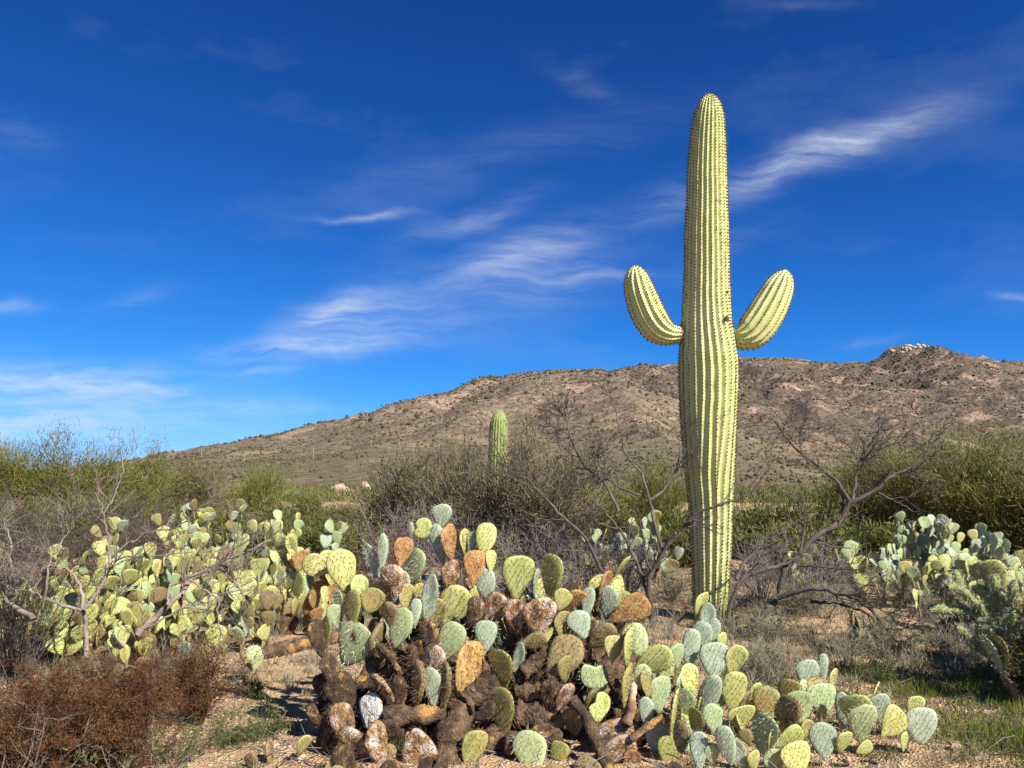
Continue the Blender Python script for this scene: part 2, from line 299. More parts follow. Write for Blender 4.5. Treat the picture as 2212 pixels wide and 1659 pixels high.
def hill(name, prof, Y0, Yr, seed, m, amp):
    pts = [(*uvdir(x, y),) for x, y in prof]; us = np.array([p[0] for p in pts]); vv = np.array([p[1] for p in pts])
    nu, ny = 420, 150
    U = np.linspace(us[0], us[-1], nu); Hr = CAMZ + np.interp(U, us, vv) * Yr
    Ys = np.concatenate([np.linspace(Y0, Yr, ny), Yr + np.linspace(0, 1, 30)[1:] ** 1.3 * Yr * .6])
    UU, YY = np.meshgrid(U, Ys); X = UU * YY if False else UU * Yr * (.35 + .65 * YY / Yr)
    s = np.clip((YY - Y0) / (Yr - Y0), 0, 1); sh = s ** 1.25 * (1.0) 
    back = np.clip((YY - Yr) / (Yr * .6), 0, 1)
    base = Hr[None] * np.where(YY <= Yr, sh, 1 - .9 * back ** 1.2)
    # keep the ridge line where the photograph shows it although the columns fan in towards the viewer
    env = np.clip(np.minimum(s * 3, 1), 0, 1) * np.where(YY <= Yr, np.clip((1 - s) * 6, .16, 1), .3)
    gul = 1 - 2.6 * np.abs(fbm(X * .010 + .25 * fbm(YY * .01, X * .01, 2, seed + 9), YY * .0035, 5, seed, .5)); fine = fbm(X * .05, YY * .05, 5, seed + 3, .6)
    Z = base + env * (amp * gul + amp * .28 * fine) * np.clip(base / 30, 0, 1) - 1.0
    V = np.stack([X, YY, Z], -1).reshape(-1, 3); w = nu; n2 = len(Ys)
    i = np.arange(n2 - 1)[:, None] * w + np.arange(w - 1)[None]; Fq = np.stack([i, i + 1, i + w + 1, i + w], -1).reshape(-1, 4)
    obj(name, npmesh(name, V, [Fq], [m], smooth=True), kind='structure')
    return U, Ys, X, YY, Z
prof1 = [(-900, 1042), (-300, 1036), (100, 1022), (330, 1003), (400, 988), (450, 972), (560, 947), (650, 938), (700, 930), (760, 916), (835, 893), (862, 872), (920, 857), (960, 852), (985, 843), (1040, 817), (1065, 813), (1085, 818), (1110, 812), (1150, 805), (1210, 800), (1250, 796), (1296, 792), (1330, 803), (1390, 830), (1450, 862), (1520, 905), (1600, 965), (1680, 1010), (1800, 1030), (2300, 1040)]
prof2 = [(700, 1040), (1000, 960), (1200, 850), (1310, 806), (1340, 800), (1400, 789), (1470, 782), (1600, 774), (1640, 772), (1720, 778), (1780, 784), (1800, 788), (1850, 783), (1865, 787), (1902, 772), (1920, 757), (1945, 750), (1985, 748), (2030, 757), (2050, 764), (2100, 773), (2212, 786), (2400, 800), (3000, 850), (3800, 950)]
hm1 = hmat('hill_soil', (.075, .058, .042), (.21, .153, .108), (.42, .33, .245), (.48, .325, .23), (.17, .15, .075))
hm2 = hmat('hill_soil_far_shaded', (.05, .04, .031), (.14, .102, .075), (.34, .265, .20), (.46, .305, .22), (.14, .12, .06))  # darker and greyer than hm1: shade on the far hill put into the colour
H1 = hill('hill_near', prof1, 150, 620, 21, hm1, 9)
H2 = hill('hill_far', prof2, 330, 950, 44, hm2, 17)
def hill_pick(H, n, smin, smax, power=1.0):
    U, Ys, X, YY, Z = H; ny = 150
    j = rng.integers(2, len(U) - 2, n); i = np.clip(((smin + (smax - smin) * rng.random(n) ** power) * (ny - 1)).astype(int), 0, ny - 1)
    p = np.stack([X[i, j], YY[i, j], Z[i, j]], -1); p[:, 0] += rng.normal(size=n) * .8; p[:, 1] += rng.normal(size=n) * .4
    vis = np.abs(p[:, 0] / p[:, 1]) < .72
    return p[vis]
ico = np.array([[0, 0, 1], *[[.894 * math.cos(a), .894 * math.sin(a), .447] for a in np.arange(5) * 2 * math.pi / 5], *[[.894 * math.cos(a), .894 * math.sin(a), -.447] for a in np.arange(5) * 2 * math.pi / 5 + math.pi / 5], [0, 0, -1]])
icof = np.array([[0, i, i % 5 + 1] for i in range(1, 6)] + [[i, 6 + (i - 1), i % 5 + 1] for i in range(1, 6)] + [[i % 5 + 1, 6 + (i - 1), 6 + i % 5] for i in range(1, 6)] + [[11, 6 + i % 5, 6 + (i - 1)] for i in range(1, 6)])
octv = np.array([[1, 0, 0], [0, 1, 0], [-1, 0, 0], [0, -1, 0], [0, 0, 1.], [0, 0, -1.]]); octf = np.array([[0, 1, 4], [1, 2, 4], [2, 3, 4], [3, 0, 4], [1, 0, 5], [2, 1, 5], [3, 2, 5], [0, 3, 5]])
def blobs(p, sx, sz, jit=.35, base=None):
    bv, bf = base or (ico, icof); n = len(p); V = bv[None] * (1 + jit * rng.normal(size=(n, len(bv), 1))); V = V * np.stack([sx, sx * (.8 + .4 * rng.random(n)), sz], -1)[:, None, :]
    a = rng.random(n) * 6.28; ca, sa = np.cos(a)[:, None], np.sin(a)[:, None]
    V = np.stack([V[..., 0] * ca - V[..., 1] * sa, V[..., 0] * sa + V[..., 1] * ca, V[..., 2]], -1) + p[:, None, :]
    return V.reshape(-1, 3), (np.arange(n)[:, None, None] * len(bv) + bf[None]).reshape(-1, 3)
M['scrub_dark'] = mat('scrub_dark', [(.035, .04, .018), (.065, .065, .03)], .08, rough=.9)
M['scrub'] = mat('scrub', [(.05, .045, .022), (.095, .082, .04), (.135, .115, .058)], .06, rough=.9)
for nm, m_, n, sm, sM, s0, s1, lab in (('hill_scrub', 'scrub', 42000, .06, 1.0, .4, .95, 'brown olive desert scrub scattered over the hillsides'), ('dark_hill_shrubs', 'scrub_dark', 3000, .45, 1.0, .7, 1.6, 'dark green round shrubs dotting the upper hillsides and ridge')):
    p = np.concatenate([hill_pick(H1, n, sm, sM), hill_pick(H2, int(n * 1.2), sm, sM)])
    keep = fbm(p[:, 0] * .025, p[:, 1] * .025, 4, 71) + .22 * rng.normal(size=len(p)) > -.06; p = p[keep]
    sz = (s0 + (s1 - s0) * rng.random(len(p)) ** 3) * np.clip(p[:, 1] / 480, .7, 1.7)
    V, f = blobs(p + np.array([0, 0, .3]), sz * 1.1, sz * .9, .35, (octv, octf))
    obj(nm, npmesh(nm, V, [f], [M[m_]]), kind='stuff', label=lab, cat='scrub')
# tiny columnar cacti on the slopes
p = np.concatenate([hill_pick(H1, 120, .25, .8), hill_pick(H2, 700, .15, .85)])
hh = 2 + 2.6 * rng.random(len(p)); tb = [(np.array([q, q + [0, 0, h * .6], q + [0, 0, h * .95], q + [0, 0, h]]), np.array([.22, .25, .2, .05])) for q, h in zip(p, hh)]
V, f = tubes(tb, 5); M['far_sag'] = mat('far_saguaro', [(.19, .18, .08), (.25, .23, .11)], .1, rough=.8)
obj('far_saguaros', npmesh('far_saguaros', V, [f], [M['far_sag']]), kind='stuff', label='hundreds of tiny saguaros standing on the far slopes', cat='saguaro')
# scrub over the plain at the foot of the hills
n = 5200; yy = 62 + 400 * rng.random(n) ** 1.3; xx = yy * (rng.random(n) * 1.5 - .75); p = np.stack([xx, yy, gz(xx, yy)], -1); sz = .7 + .9 * rng.random(n); per = 26
pp = np.repeat(p, per, 0) + rng.normal(size=(n * per, 3)) * np.repeat(sz, per)[:, None] * np.array([.5, .5, .16]); d = rng.normal(size=(n * per, 3)) * .8; d[:, 2] = np.abs(d[:, 2]) + .5
V, q, t = blades(pp, d, np.repeat(sz, per) * (.4 + .5 * rng.random(n * per)), np.repeat(.05 + yy * .0007, per), .4); M['plain_scrub'] = mat('plain_scrub', [(.07, .08, .022), (.13, .13, .045), (.17, .14, .06)], .12, rough=.9)
obj('plain_scrub', npmesh('plain_scrub', V, [q, t], [M['plain_scrub']]), kind='stuff', label='olive green scrub covering the flat at the foot of the hills', cat='scrub')
def rock_mesh(name, sub=2, jag=.28, seed=0, m=None):
    import bmesh
    bm = bmesh.new(); bmesh.ops.create_icosphere(bm, subdivisions=sub, radius=1)
    rr = random.Random(seed); ph = [Vector((rr.uniform(-1, 1), rr.uniform(-1, 1), rr.uniform(-1, 1))).normalized() for _ in range(9)]
    for v in bm.verts:
        k = 1.0
        for d in ph:
            t = v.co.normalized().dot(d)
            if t > .55: k -= (t - .55) * .75
        v.co *= k * (1 + rr.uniform(-.05, .05)) ; v.co.z = max(v.co.z, -.45)
    me = bpy.data.meshes.new(name); bm.to_mesh(me); bm.free(); me.materials.append(m or M['boulder']); return me
rocks = [rock_mesh('rock', 2, seed=i) for i in range(4)]
# rock crown on the highest top
oc = thing('rock_outcrop', P(1975, 762, 935), 'pinkish rock outcrop crowning the highest hilltop', 'outcrop')
def at_hill(H, u_px, s):
    U, Ys, X, YY, Z = H; j = int(np.argmin(np.abs(U - uvdir(u_px, 800)[0]))); i = int(s * 149); return Vector((X[i, j], YY[i, j], Z[i, j]))
for k in range(34):
    q = at_hill(H2, random.uniform(1912, 2045), random.uniform(.9, 1.0)); s = random.uniform(1.6, 4.6)
    o = obj('rock', random.choice(rocks), oc); o.location = q - Vector(oc.location) + Vector((0, 0, s * .15)); o.scale = (s * 1.3, s, s * .8); o.rotation_euler = (0, 0, random.uniform(0, 6))
# boulders at the foot of the hill
for (x, y, w, h) in ((740, 1050, 70, 24), (790, 1048, 40, 26), (850, 1050, 52, 26), (880, 1044, 34, 34), (905, 1040, 40, 44), (935, 1052, 40, 22), (1010, 1038, 22, 12), (965, 1062, 36, 12)):
    Y = 120.0; q = P(x, y + h * .3, Y); q.z -= .3
    o = obj('boulder', random.choice(rocks), label='sunlit tan boulder among scrub at the foot of the hill', cat='boulder', group='boulders at the foot of the hill')
    s = w / F * Y * .55; o.location = q; o.scale = (s, s * .9, h / F * Y * .9); o.rotation_euler = (0, 0, random.uniform(0, 6))

# ------------------------------------------------------------------ saguaros
def ridge_angles(n, merges, z, rs):
    """angles of n ribs at height z; pairs in merges (index, height) close up below that height"""
    gap = np.ones(n)
    for i, zm in merges: gap[i] *= np.clip((z - zm) / .9, 0.0, 1) ** .9
    gap = np.maximum(gap, .02) ; a = np.concatenate([[0], np.cumsum(gap)[:-1]]); return a / gap.sum() * 2 * np.pi + rs, gap / gap.sum() * n
def fluted(path, rad, n, depth, merges=(), per=6, seed=0, rot=0.0):
    """fluted column along a path; returns V, quads and ridge positions with outward normals"""
    path = np.asarray(path, float); rad = np.asarray(rad, float); K = len(path)
    T = np.gradient(path, axis=0); T /= np.linalg.norm(T, axis=1, keepdims=True)
    A = np.zeros((K, 3)); a0 = np.cross(np.array([0, 1., 0]), T[0]); a0 /= np.linalg.norm(a0); A[0] = a0
    for i in range(1, K):
        a = A[i - 1] - T[i] * np.dot(A[i - 1], T[i]); A[i] = a / np.linalg.norm(a)
    B = np.cross(T, A); arc = np.concatenate([[0], np.cumsum(np.linalg.norm(np.diff(path, axis=0), axis=1))])
    V = np.zeros((K, n * per, 3)); rp = np.zeros((K, n, 3)); rn = np.zeros((K, n, 3))
    for k in range(K):
        th, gp = ridge_angles(n, merges, arc[k], rot); nx = np.roll(th, -1); nx[-1] += 2 * np.pi
        wob = .006 * np.sin(arc[k] * 7 + np.arange(n) * 2.1 + seed) + .004 * np.sin(arc[k] * 23 + np.arange(n) * 1.3)
        t = np.arange(per) / per; ang = th[:, None] + (nx - th)[:, None] * t[None]
        d = depth * np.minimum(1.25, gp)[:, None] * np.sin(np.pi * t)[None] ** .75
        r = rad[k] * (1 - d + (wob[:, None] * (1 - t)[None] + np.roll(wob, -1)[:, None] * t[None]))
        V[k] = (path[k] + r[..., None] * (A[k] * np.cos(ang)[..., None] + B[k] * np.sin(ang)[..., None])).reshape(-1, 3)
        rp[k] = V[k].reshape(n, per, 3)[:, 0]; rn[k] = A[k] * np.cos(th)[:, None] + B[k] * np.sin(th)[:, None]
    w = n * per; i = np.arange(K - 1)[:, None] * w; j = np.arange(w)[None]; j2 = (j + 1) % w
    q = np.stack([i + j, i + j2, i + w + j2, i + w + j], -1).reshape(-1, 4)
    Vf = np.concatenate([V.reshape(-1, 3), path[-1:][None].reshape(1, 3)]); c = K * w; base = (K - 1) * w
    tr = np.stack([base + j[0], base + j2[0], np.full(w, c)], -1)
    return Vf, q, tr, rp, rn, arc, T
def spine_rows(rp, rn, arc, T, step, size, ln, mats, nsp=5):
    K, n, _ = rp.shape; s = np.arange(step * .5, arc[-1] - step * .2, step); parts = []; Ps, Ns, Ts = [], [], []
    for j in range(n):
        p = np.stack([np.interp(s + (j % 3) * step * .3, arc, rp[:, j, c]) for c in range(3)], -1); nn = np.stack([np.interp(s, arc, rn[:, j, c]) for c in range(3)], -1); tt = np.stack([np.interp(s, arc, T[:, c]) for c in range(3)], -1)
        Ps.append(p); Ns.append(nn); Ts.append(tt)
    p = np.concatenate(Ps); nn = np.concatenate(Ns); tt = np.concatenate(Ts); nn /= np.linalg.norm(nn, axis=1, keepdims=True); m = len(p); bt = np.cross(nn, tt)
    sz = size * (.75 + .5 * rng.random(m))[:, None]
    V = np.stack([p + tt * sz, p + bt * sz * .8, p - tt * sz, p - bt * sz * .8, p + nn * sz * .9], 1).reshape(-1, 3); i = np.arange(m)[:, None] * 5
    f = np.concatenate([i + np.array([[a, (a + 1) % 4, 4]]) for a in range(4)])
    parts.append((V, [f], 0))
    pp = np.repeat(p, nsp, 0); d = np.repeat(nn, nsp, 0) * .8 + rng.normal(size=(m * nsp, 3)) * .65
    V, q, t = blades(pp, d, ln * (.5 + rng.random(m * nsp)), np.full(m * nsp, size * .28), .05); parts.append((V, [q, t], 1))
    V, fs, mi = merge(parts); return npmesh('spines', V, fs, mats, mi)
def px_path(tab, Y, step):
    """tab of (px_left, px_right, py) -> centre path and radii on a plane at distance Y"""
    pts = [P((a + b) / 2, y, Y) for a, b, y in tab]; sc = [(P(b, y, Y) - P(a, y, Y)).length / 2 for a, b, y in tab]
    pts = np.array([tuple(p) for p in pts]); arc = np.concatenate([[0], np.cumsum(np.linalg.norm(np.diff(pts, axis=0), axis=1))])
    n = int(arc[-1] / step); s = np.linspace(0, arc[-1], n); out = np.stack([np.interp(s, arc, pts[:, c]) for c in range(3)], -1); r = np.interp(s, arc, sc)
    for _ in range(3): r[2:-2] = (r[1:-3] + r[2:-2] * 2 + r[3:-1]) / 4; out[1:-1] = (out[:-2] + out[1:-1] * 2 + out[2:]) / 4
    return out, r
YS = 9.3
SAG = thing('saguaro', (P(1535, 1340, YS).x, YS, 0), 'giant yellow green saguaro with two upcurved arms rising beside bare trees', 'saguaro')
SL = Vector(SAG.location)
def local(a): return a - np.array(tuple(SL))
tab = [(1501, 1568, 1352), (1499, 1570, 1320), (1497, 1573, 1280), (1494, 1578, 1200), (1490, 1582, 1100), (1478, 1586, 1000), (1470, 1590, 900), (1467, 1593, 820), (1467, 1593, 780), (1470, 1587, 740), (1473, 1580, 700), (1477, 1576, 640), (1479, 1575, 570), (1480, 1573, 500), (1484, 1571, 430), (1485, 1569, 380), (1488, 1568, 340), (1491, 1567, 300), (1496, 1565, 265), (1501, 1562, 243), (1508, 1557, 225), (1516, 1549, 212), (1526, 1540, 205), (1531, 1535, 203)]
pth, rad = px_path(tab, YS, .03)
mg = [(1, 1.55), (5, 1.75), (9, 1.45), (13, 3.05), (16, 1.7), (19, 1.5), (22, 2.95)]
def column(parent, name, pth, rad, n, depth, merges, step, size, ln, skin, mats, rot=0.0):
    V, q, t, rp, rn, arc, T = fluted(pth, rad, n, depth, merges, rot=rot)
    o = obj(name, npmesh(name, V, [q, t], [skin], smooth=True), parent)
    obj('spines', spine_rows(rp, rn, arc, T, step, size, ln, mats), o, kind='stuff')
    return o
SM = [M['areole'], M['spine_dark']]; SM2 = [M['spine_dark'], M['spine_pale']]
column(SAG, 'trunk', local(pth), rad, 26, .11, mg, .040, .0115, .03, M['saguaro'], SM, rot=.1)
def arm(tab, Y, dy, rot):
    pts = np.array([tuple(P(x, y, Y + d)) for (x, y, r), d in zip(tab, dy)]); rr = np.array([r / F * Y for _, _, r in tab])
    s = np.concatenate([[0], np.cumsum(np.linalg.norm(np.diff(pts, axis=0), axis=1))]); ss = np.linspace(0, s[-1], 60)
    # smooth with a Catmull style resample
    out = np.stack([np.interp(ss, s, pts[:, c]) for c in range(3)], -1); r = np.interp(ss, s, rr)
    for _ in range(14): out[1:-1] = (out[:-2] + out[1:-1] * 2 + out[2:]) / 4
    for _ in range(2): r[1:-3] = (r[:-4] + r[1:-3] * 2 + r[2:-2]) / 4
    return column(SAG, 'arm', local(out), r, 15, .15, (), .036, .0105, .026, M['saguaro'], SM, rot)
la = [(1492, 720, 17), (1470, 721, 19), (1457, 723, 20), (1444, 723, 27), (1420, 710, 35.5), (1402, 684, 37), (1390, 655, 36), (1380, 627, 33), (1375, 603, 28), (1373, 588, 21), (1372, 578, 12), (1372, 573, 2)]
arm(la, YS, np.linspace(0, -.12, len(la)), .2)
ra = [(1560, 722, 15), (1584, 726, 16), (1598, 730, 28), (1622, 722, 37), (1641, 700, 39.5), (1658, 672, 39), (1673, 644, 36), (1685, 617, 31), (1692, 601, 24), (1696, 590, 15), (1698, 583, 2)]
arm(ra, YS, np.linspace(0, -.16, len(ra)), .5)
for (x, y, r) in ((1570, 690, 7), (1556, 505, 3.5), (1571, 632, 4), (1508, 395, 3)):     # corky wounds
    q = P(x, y, YS - .27) - SL; o = obj('scar', rocks[0].copy(), SAG); o.data.materials[0] = M['callus']; s = r / F * YS; o.location = q; o.scale = (s, s * .6, s * 1.3)
# second, shorter saguaro in the thicket
Y2 = 16.5
S2 = thing('saguaro', (P(1073, 1110, Y2).x, Y2, 0), 'short armless green saguaro standing in the brown thicket', 'saguaro')
tab2 = [(1050, 1090, 1212), (1049, 1092, 1150), (1052, 1095, 1060), (1055, 1097, 980), (1057, 1097, 930), (1060, 1096, 908), (1065, 1092, 895), (1072, 1085, 887), (1077, 1080, 885)]
pth, rad = px_path(tab2, Y2, .05); V, q, t, rp, rn, arc, T = fluted(pth - np.array(tuple(S2.location)), rad, 20, .10)
o = obj('trunk', npmesh('trunk', V, [q, t], [M['saguaro2']], smooth=True), S2); obj('spines', spine_rows(rp, rn, arc, T, .05, .011, .035, SM2), o, kind='stuff')

# ------------------------------------------------------------------ prickly pears
def pad_outline(n, k, seed, bite=None, aspect=1.0):
    rr = np.random.default_rng(seed); t = np.arange(n) * 2 * np.pi / n; z = .5 - .5 * np.cos(t)
    x = .5 * np.sin(t) * (1 + k * (z - .55)); x *= .5 / np.abs(x).max()
    wob = 1 + .035 * np.sin(2 * t + rr.random() * 6) + .022 * np.sin(5 * t + rr.random() * 6) + .012 * rr.normal(size=n)
    c = np.array([0, .55]); o = np.stack([x, z], -1); o = c + (o - c) * wob[:, None]
    if bite: 
        a0, wd, dp = bite; g = np.exp(-(((t - a0 + np.pi) % (2 * np.pi) - np.pi) / wd) ** 4) * dp; o = c + (o - c) * (1 - g * (1 + .15 * rr.normal(size=n)))[:, None]
    o[0] = (0, 0)
    return o
def pad_mesh(name, k, seed, bite=None, thick=.031, lump=0.0):
    rr = np.random.default_rng(seed + 50); n = 26; o = pad_outline(n, k, seed, bite); c = np.array([0, .55]); bend = rr.normal() * .12; tw = rr.normal() * .12
    fr = [1.0, .93, .7, .38]; th = [.0, .74, .95, 1.0]; Vs = []
    def lay(f, h, s):
        q = c + (o - c) * f; y = s * h * thick + bend * (q[:, 0] ** 2 + .5 * (q[:, 1] - .5) ** 2) + tw * q[:, 0] * (q[:, 1] - .5)
        if lump: y = y + lump * rr.normal(size=n) * h
        return np.stack([q[:, 0], y, q[:, 1]], -1)
    Vs.append(lay(1, 0, 1))
    for s in (1, -1):
        for f, h in zip(fr[1:], th[1:]): Vs.append(lay(f, h, s))
    V = np.concatenate(Vs + [np.array([[0, thick, .55], [0, -thick, .55]])]); Fq, Ft = [], []
    def ring(a, b, flip):
        for i in range(n):
            j = (i + 1) % n; q = [a * n + i, a * n + j, b * n + j, b * n + i]; Fq.append(q[::-1] if flip else q)
    for s, (b0, ce, fl) in enumerate(((1, 7 * n, False), (4, 7 * n + 1, True))):
        ring(0, b0, fl); ring(b0, b0 + 1, fl); ring(b0 + 1, b0 + 2, fl)
        for i in range(n):
            j = (i + 1) % n; q = [(b0 + 2) * n + i, (b0 + 2) * n + j, ce]; Ft.append(q[::-1] if fl else q)
    me = npmesh(name, V, [Fq, Ft], [M['g']], smooth=True)
    # areoles and spines in a staggered grid on both faces and along the rim
    pos, nor = [], []
    for side in (1, -1):
        for r_ in range(8):
            z = .1 + r_ * .118
            for c_ in range(-4, 5):
                x = (c_ + (.5 if r_ % 2 else 0)) * .15 + rr.normal() * .022; zz = z + rr.normal() * .022 - .08 * abs(x)
                d = np.array([x, zz]) - c; a = math.atan2(d[0], -d[1]) % (2 * math.pi); od = o[int(a / (2 * math.pi) * n) % n] - c
                f = np.linalg.norm(d) / (np.linalg.norm(od) + 1e-6)
                if f > .9: continue
                h = np.interp(f, [.0, .38, .7, .93, 1], [1, 1, .95, .74, 0])
                pos.append((x, side * h * thick + bend * (x * x + .5 * (zz - .5) ** 2) + tw * x * (zz - .5), zz)); nor.append((d[0] * .5, side, d[1] * .5 + .1))
    for i in range(4, n - 3):
        q = o[i]; pos.append((q[0], bend * (q[0] ** 2 + .5 * (q[1] - .5) ** 2) + tw * q[0] * (q[1] - .5), q[1])); nor.append((q[0], 0, q[1] - .55))
    p = np.array(pos); nn = np.array(nor); nn /= np.linalg.norm(nn, axis=1, keepdims=True); m = len(p)
    t1 = np.cross(nn, np.array([.3, .5, .8])); t1 /= np.linalg.norm(t1, axis=1, keepdims=True); t2 = np.cross(nn, t1); s = .0175
    V = np.stack([p + t1 * s, p + t2 * s, p - t1 * s, p - t2 * s, p + nn * s * .9], 1).reshape(-1, 3); i = np.arange(m)[:, None] * 5
    f = np.concatenate([i + np.array([[a, (a + 1) % 4, 4]]) for a in range(4)])
    ns = 2; pp = np.repeat(p, ns, 0); d = np.repeat(nn, ns, 0) + np.array([0, 0, -.5]) + rr.normal(size=(m * ns, 3)) * .38
    V2, q2, t2_ = blades(pp, d, .09 + .11 * rr.random(m * ns), np.full(m * ns, .011), .05)
    V, fs, mi = merge([(V, [f], 0), (V2, [q2, t2_], 1)])
    return me, npmesh('spines', V, fs, [M['areole'], M['spine_pale']], mi)
PADS = [pad_mesh('pad', k, s) for k, s in ((1.0, 1), (.75, 2), (1.3, 3), (.9, 4), (.55, 5), (1.5, 6))]
BITE = [pad_mesh('pad', .5, 11, (2.2, .55, .5)), pad_mesh('pad', .4, 12, (3.9, .6, .45))]
OLD = [pad_mesh('pad', k, s, None, .065, .016) for k, s in ((.9, 21), (.6, 22), (1.2, 23))]
def add_pad(parent, pl, base, axis, normal, L, W, style, variant=None, spines=True):
    axis = axis.normalized(); n = (normal - axis * normal.dot(axis)).normalized(); x = n.cross(axis)
    # x, n, axis : width, thickness, length
    old = style in 'lwkn'; lst = OLD if old else PADS
    me, sp = variant if variant else random.choice(lst)
    Mx = Matrix(((x.x * W, n.x * L, axis.x * L, base.x - pl.x), (x.y * W, n.y * L, axis.y * L, base.y - pl.y), (x.z * W, n.z * L, axis.z * L, base.z - pl.z), (0, 0, 0, 1)))
    o = bpy.data.objects.new('pad', me); C.objects.link(o); o.parent = parent; o.matrix_local = Mx
    o.material_slots[0].link = 'OBJECT'; o.material_slots[0].material = M[style]
    if spines and style != 'k':
        s = bpy.data.objects.new('spines', sp); C.objects.link(s); s.parent = o; s['kind'] = 'stuff'
        s.material_slots[1].link = 'OBJECT'; s.material_slots[1].material = M['spine_pale'] if style in 'bgd' else M['spine_dark']
    return o
def px_pad(parent, pl, cx, cy, W, L, ang, style, Y, variant=None, lean=None):
    k = Y / F * 1.1; W *= k; L *= k
    a = R(ang); ax = RT * math.sin(a) + UP * math.cos(a) + FW * (random.uniform(-.25, .25) if lean is None else lean)
    c = P(cx, cy, Y); Wt = max(W, .64 * L); yaw = math.acos(min(1, W / Wt))
    if style in 'bd': yaw = min(yaw, .22); Wt = W / math.cos(yaw)
    sg = {'b': -1, 'd': -1, 'y': 1, 'r': 1}.get(style, random.choice((-1, 1)))
    n0 = -FW; axn = ax.normalized(); n0 = (n0 - axn * n0.dot(axn)).normalized()
    jit = random.uniform(.05, .3) if yaw < .2 and style not in 'bd' else 0
    nrm = Matrix.Rotation((yaw + jit) * sg, 3, axn) @ n0
    return add_pad(parent, pl, c - axn * L * .5, axn, nrm, L, Wt, 'b' if style == 'd' else style, variant)
def z1(x, y): return 619.4 + x * .24, 1061.8 + y * .24, .24
def z2(x, y): return 619.4 + x * .24, 1327.2 + y * .24, .24
def z3(x, y): return 1061.8 + x * .28, 1194.5 + y * .28, .28
def z4(x, y): return 1504.2 + x * .32, 1327.2 + y * .32, .32
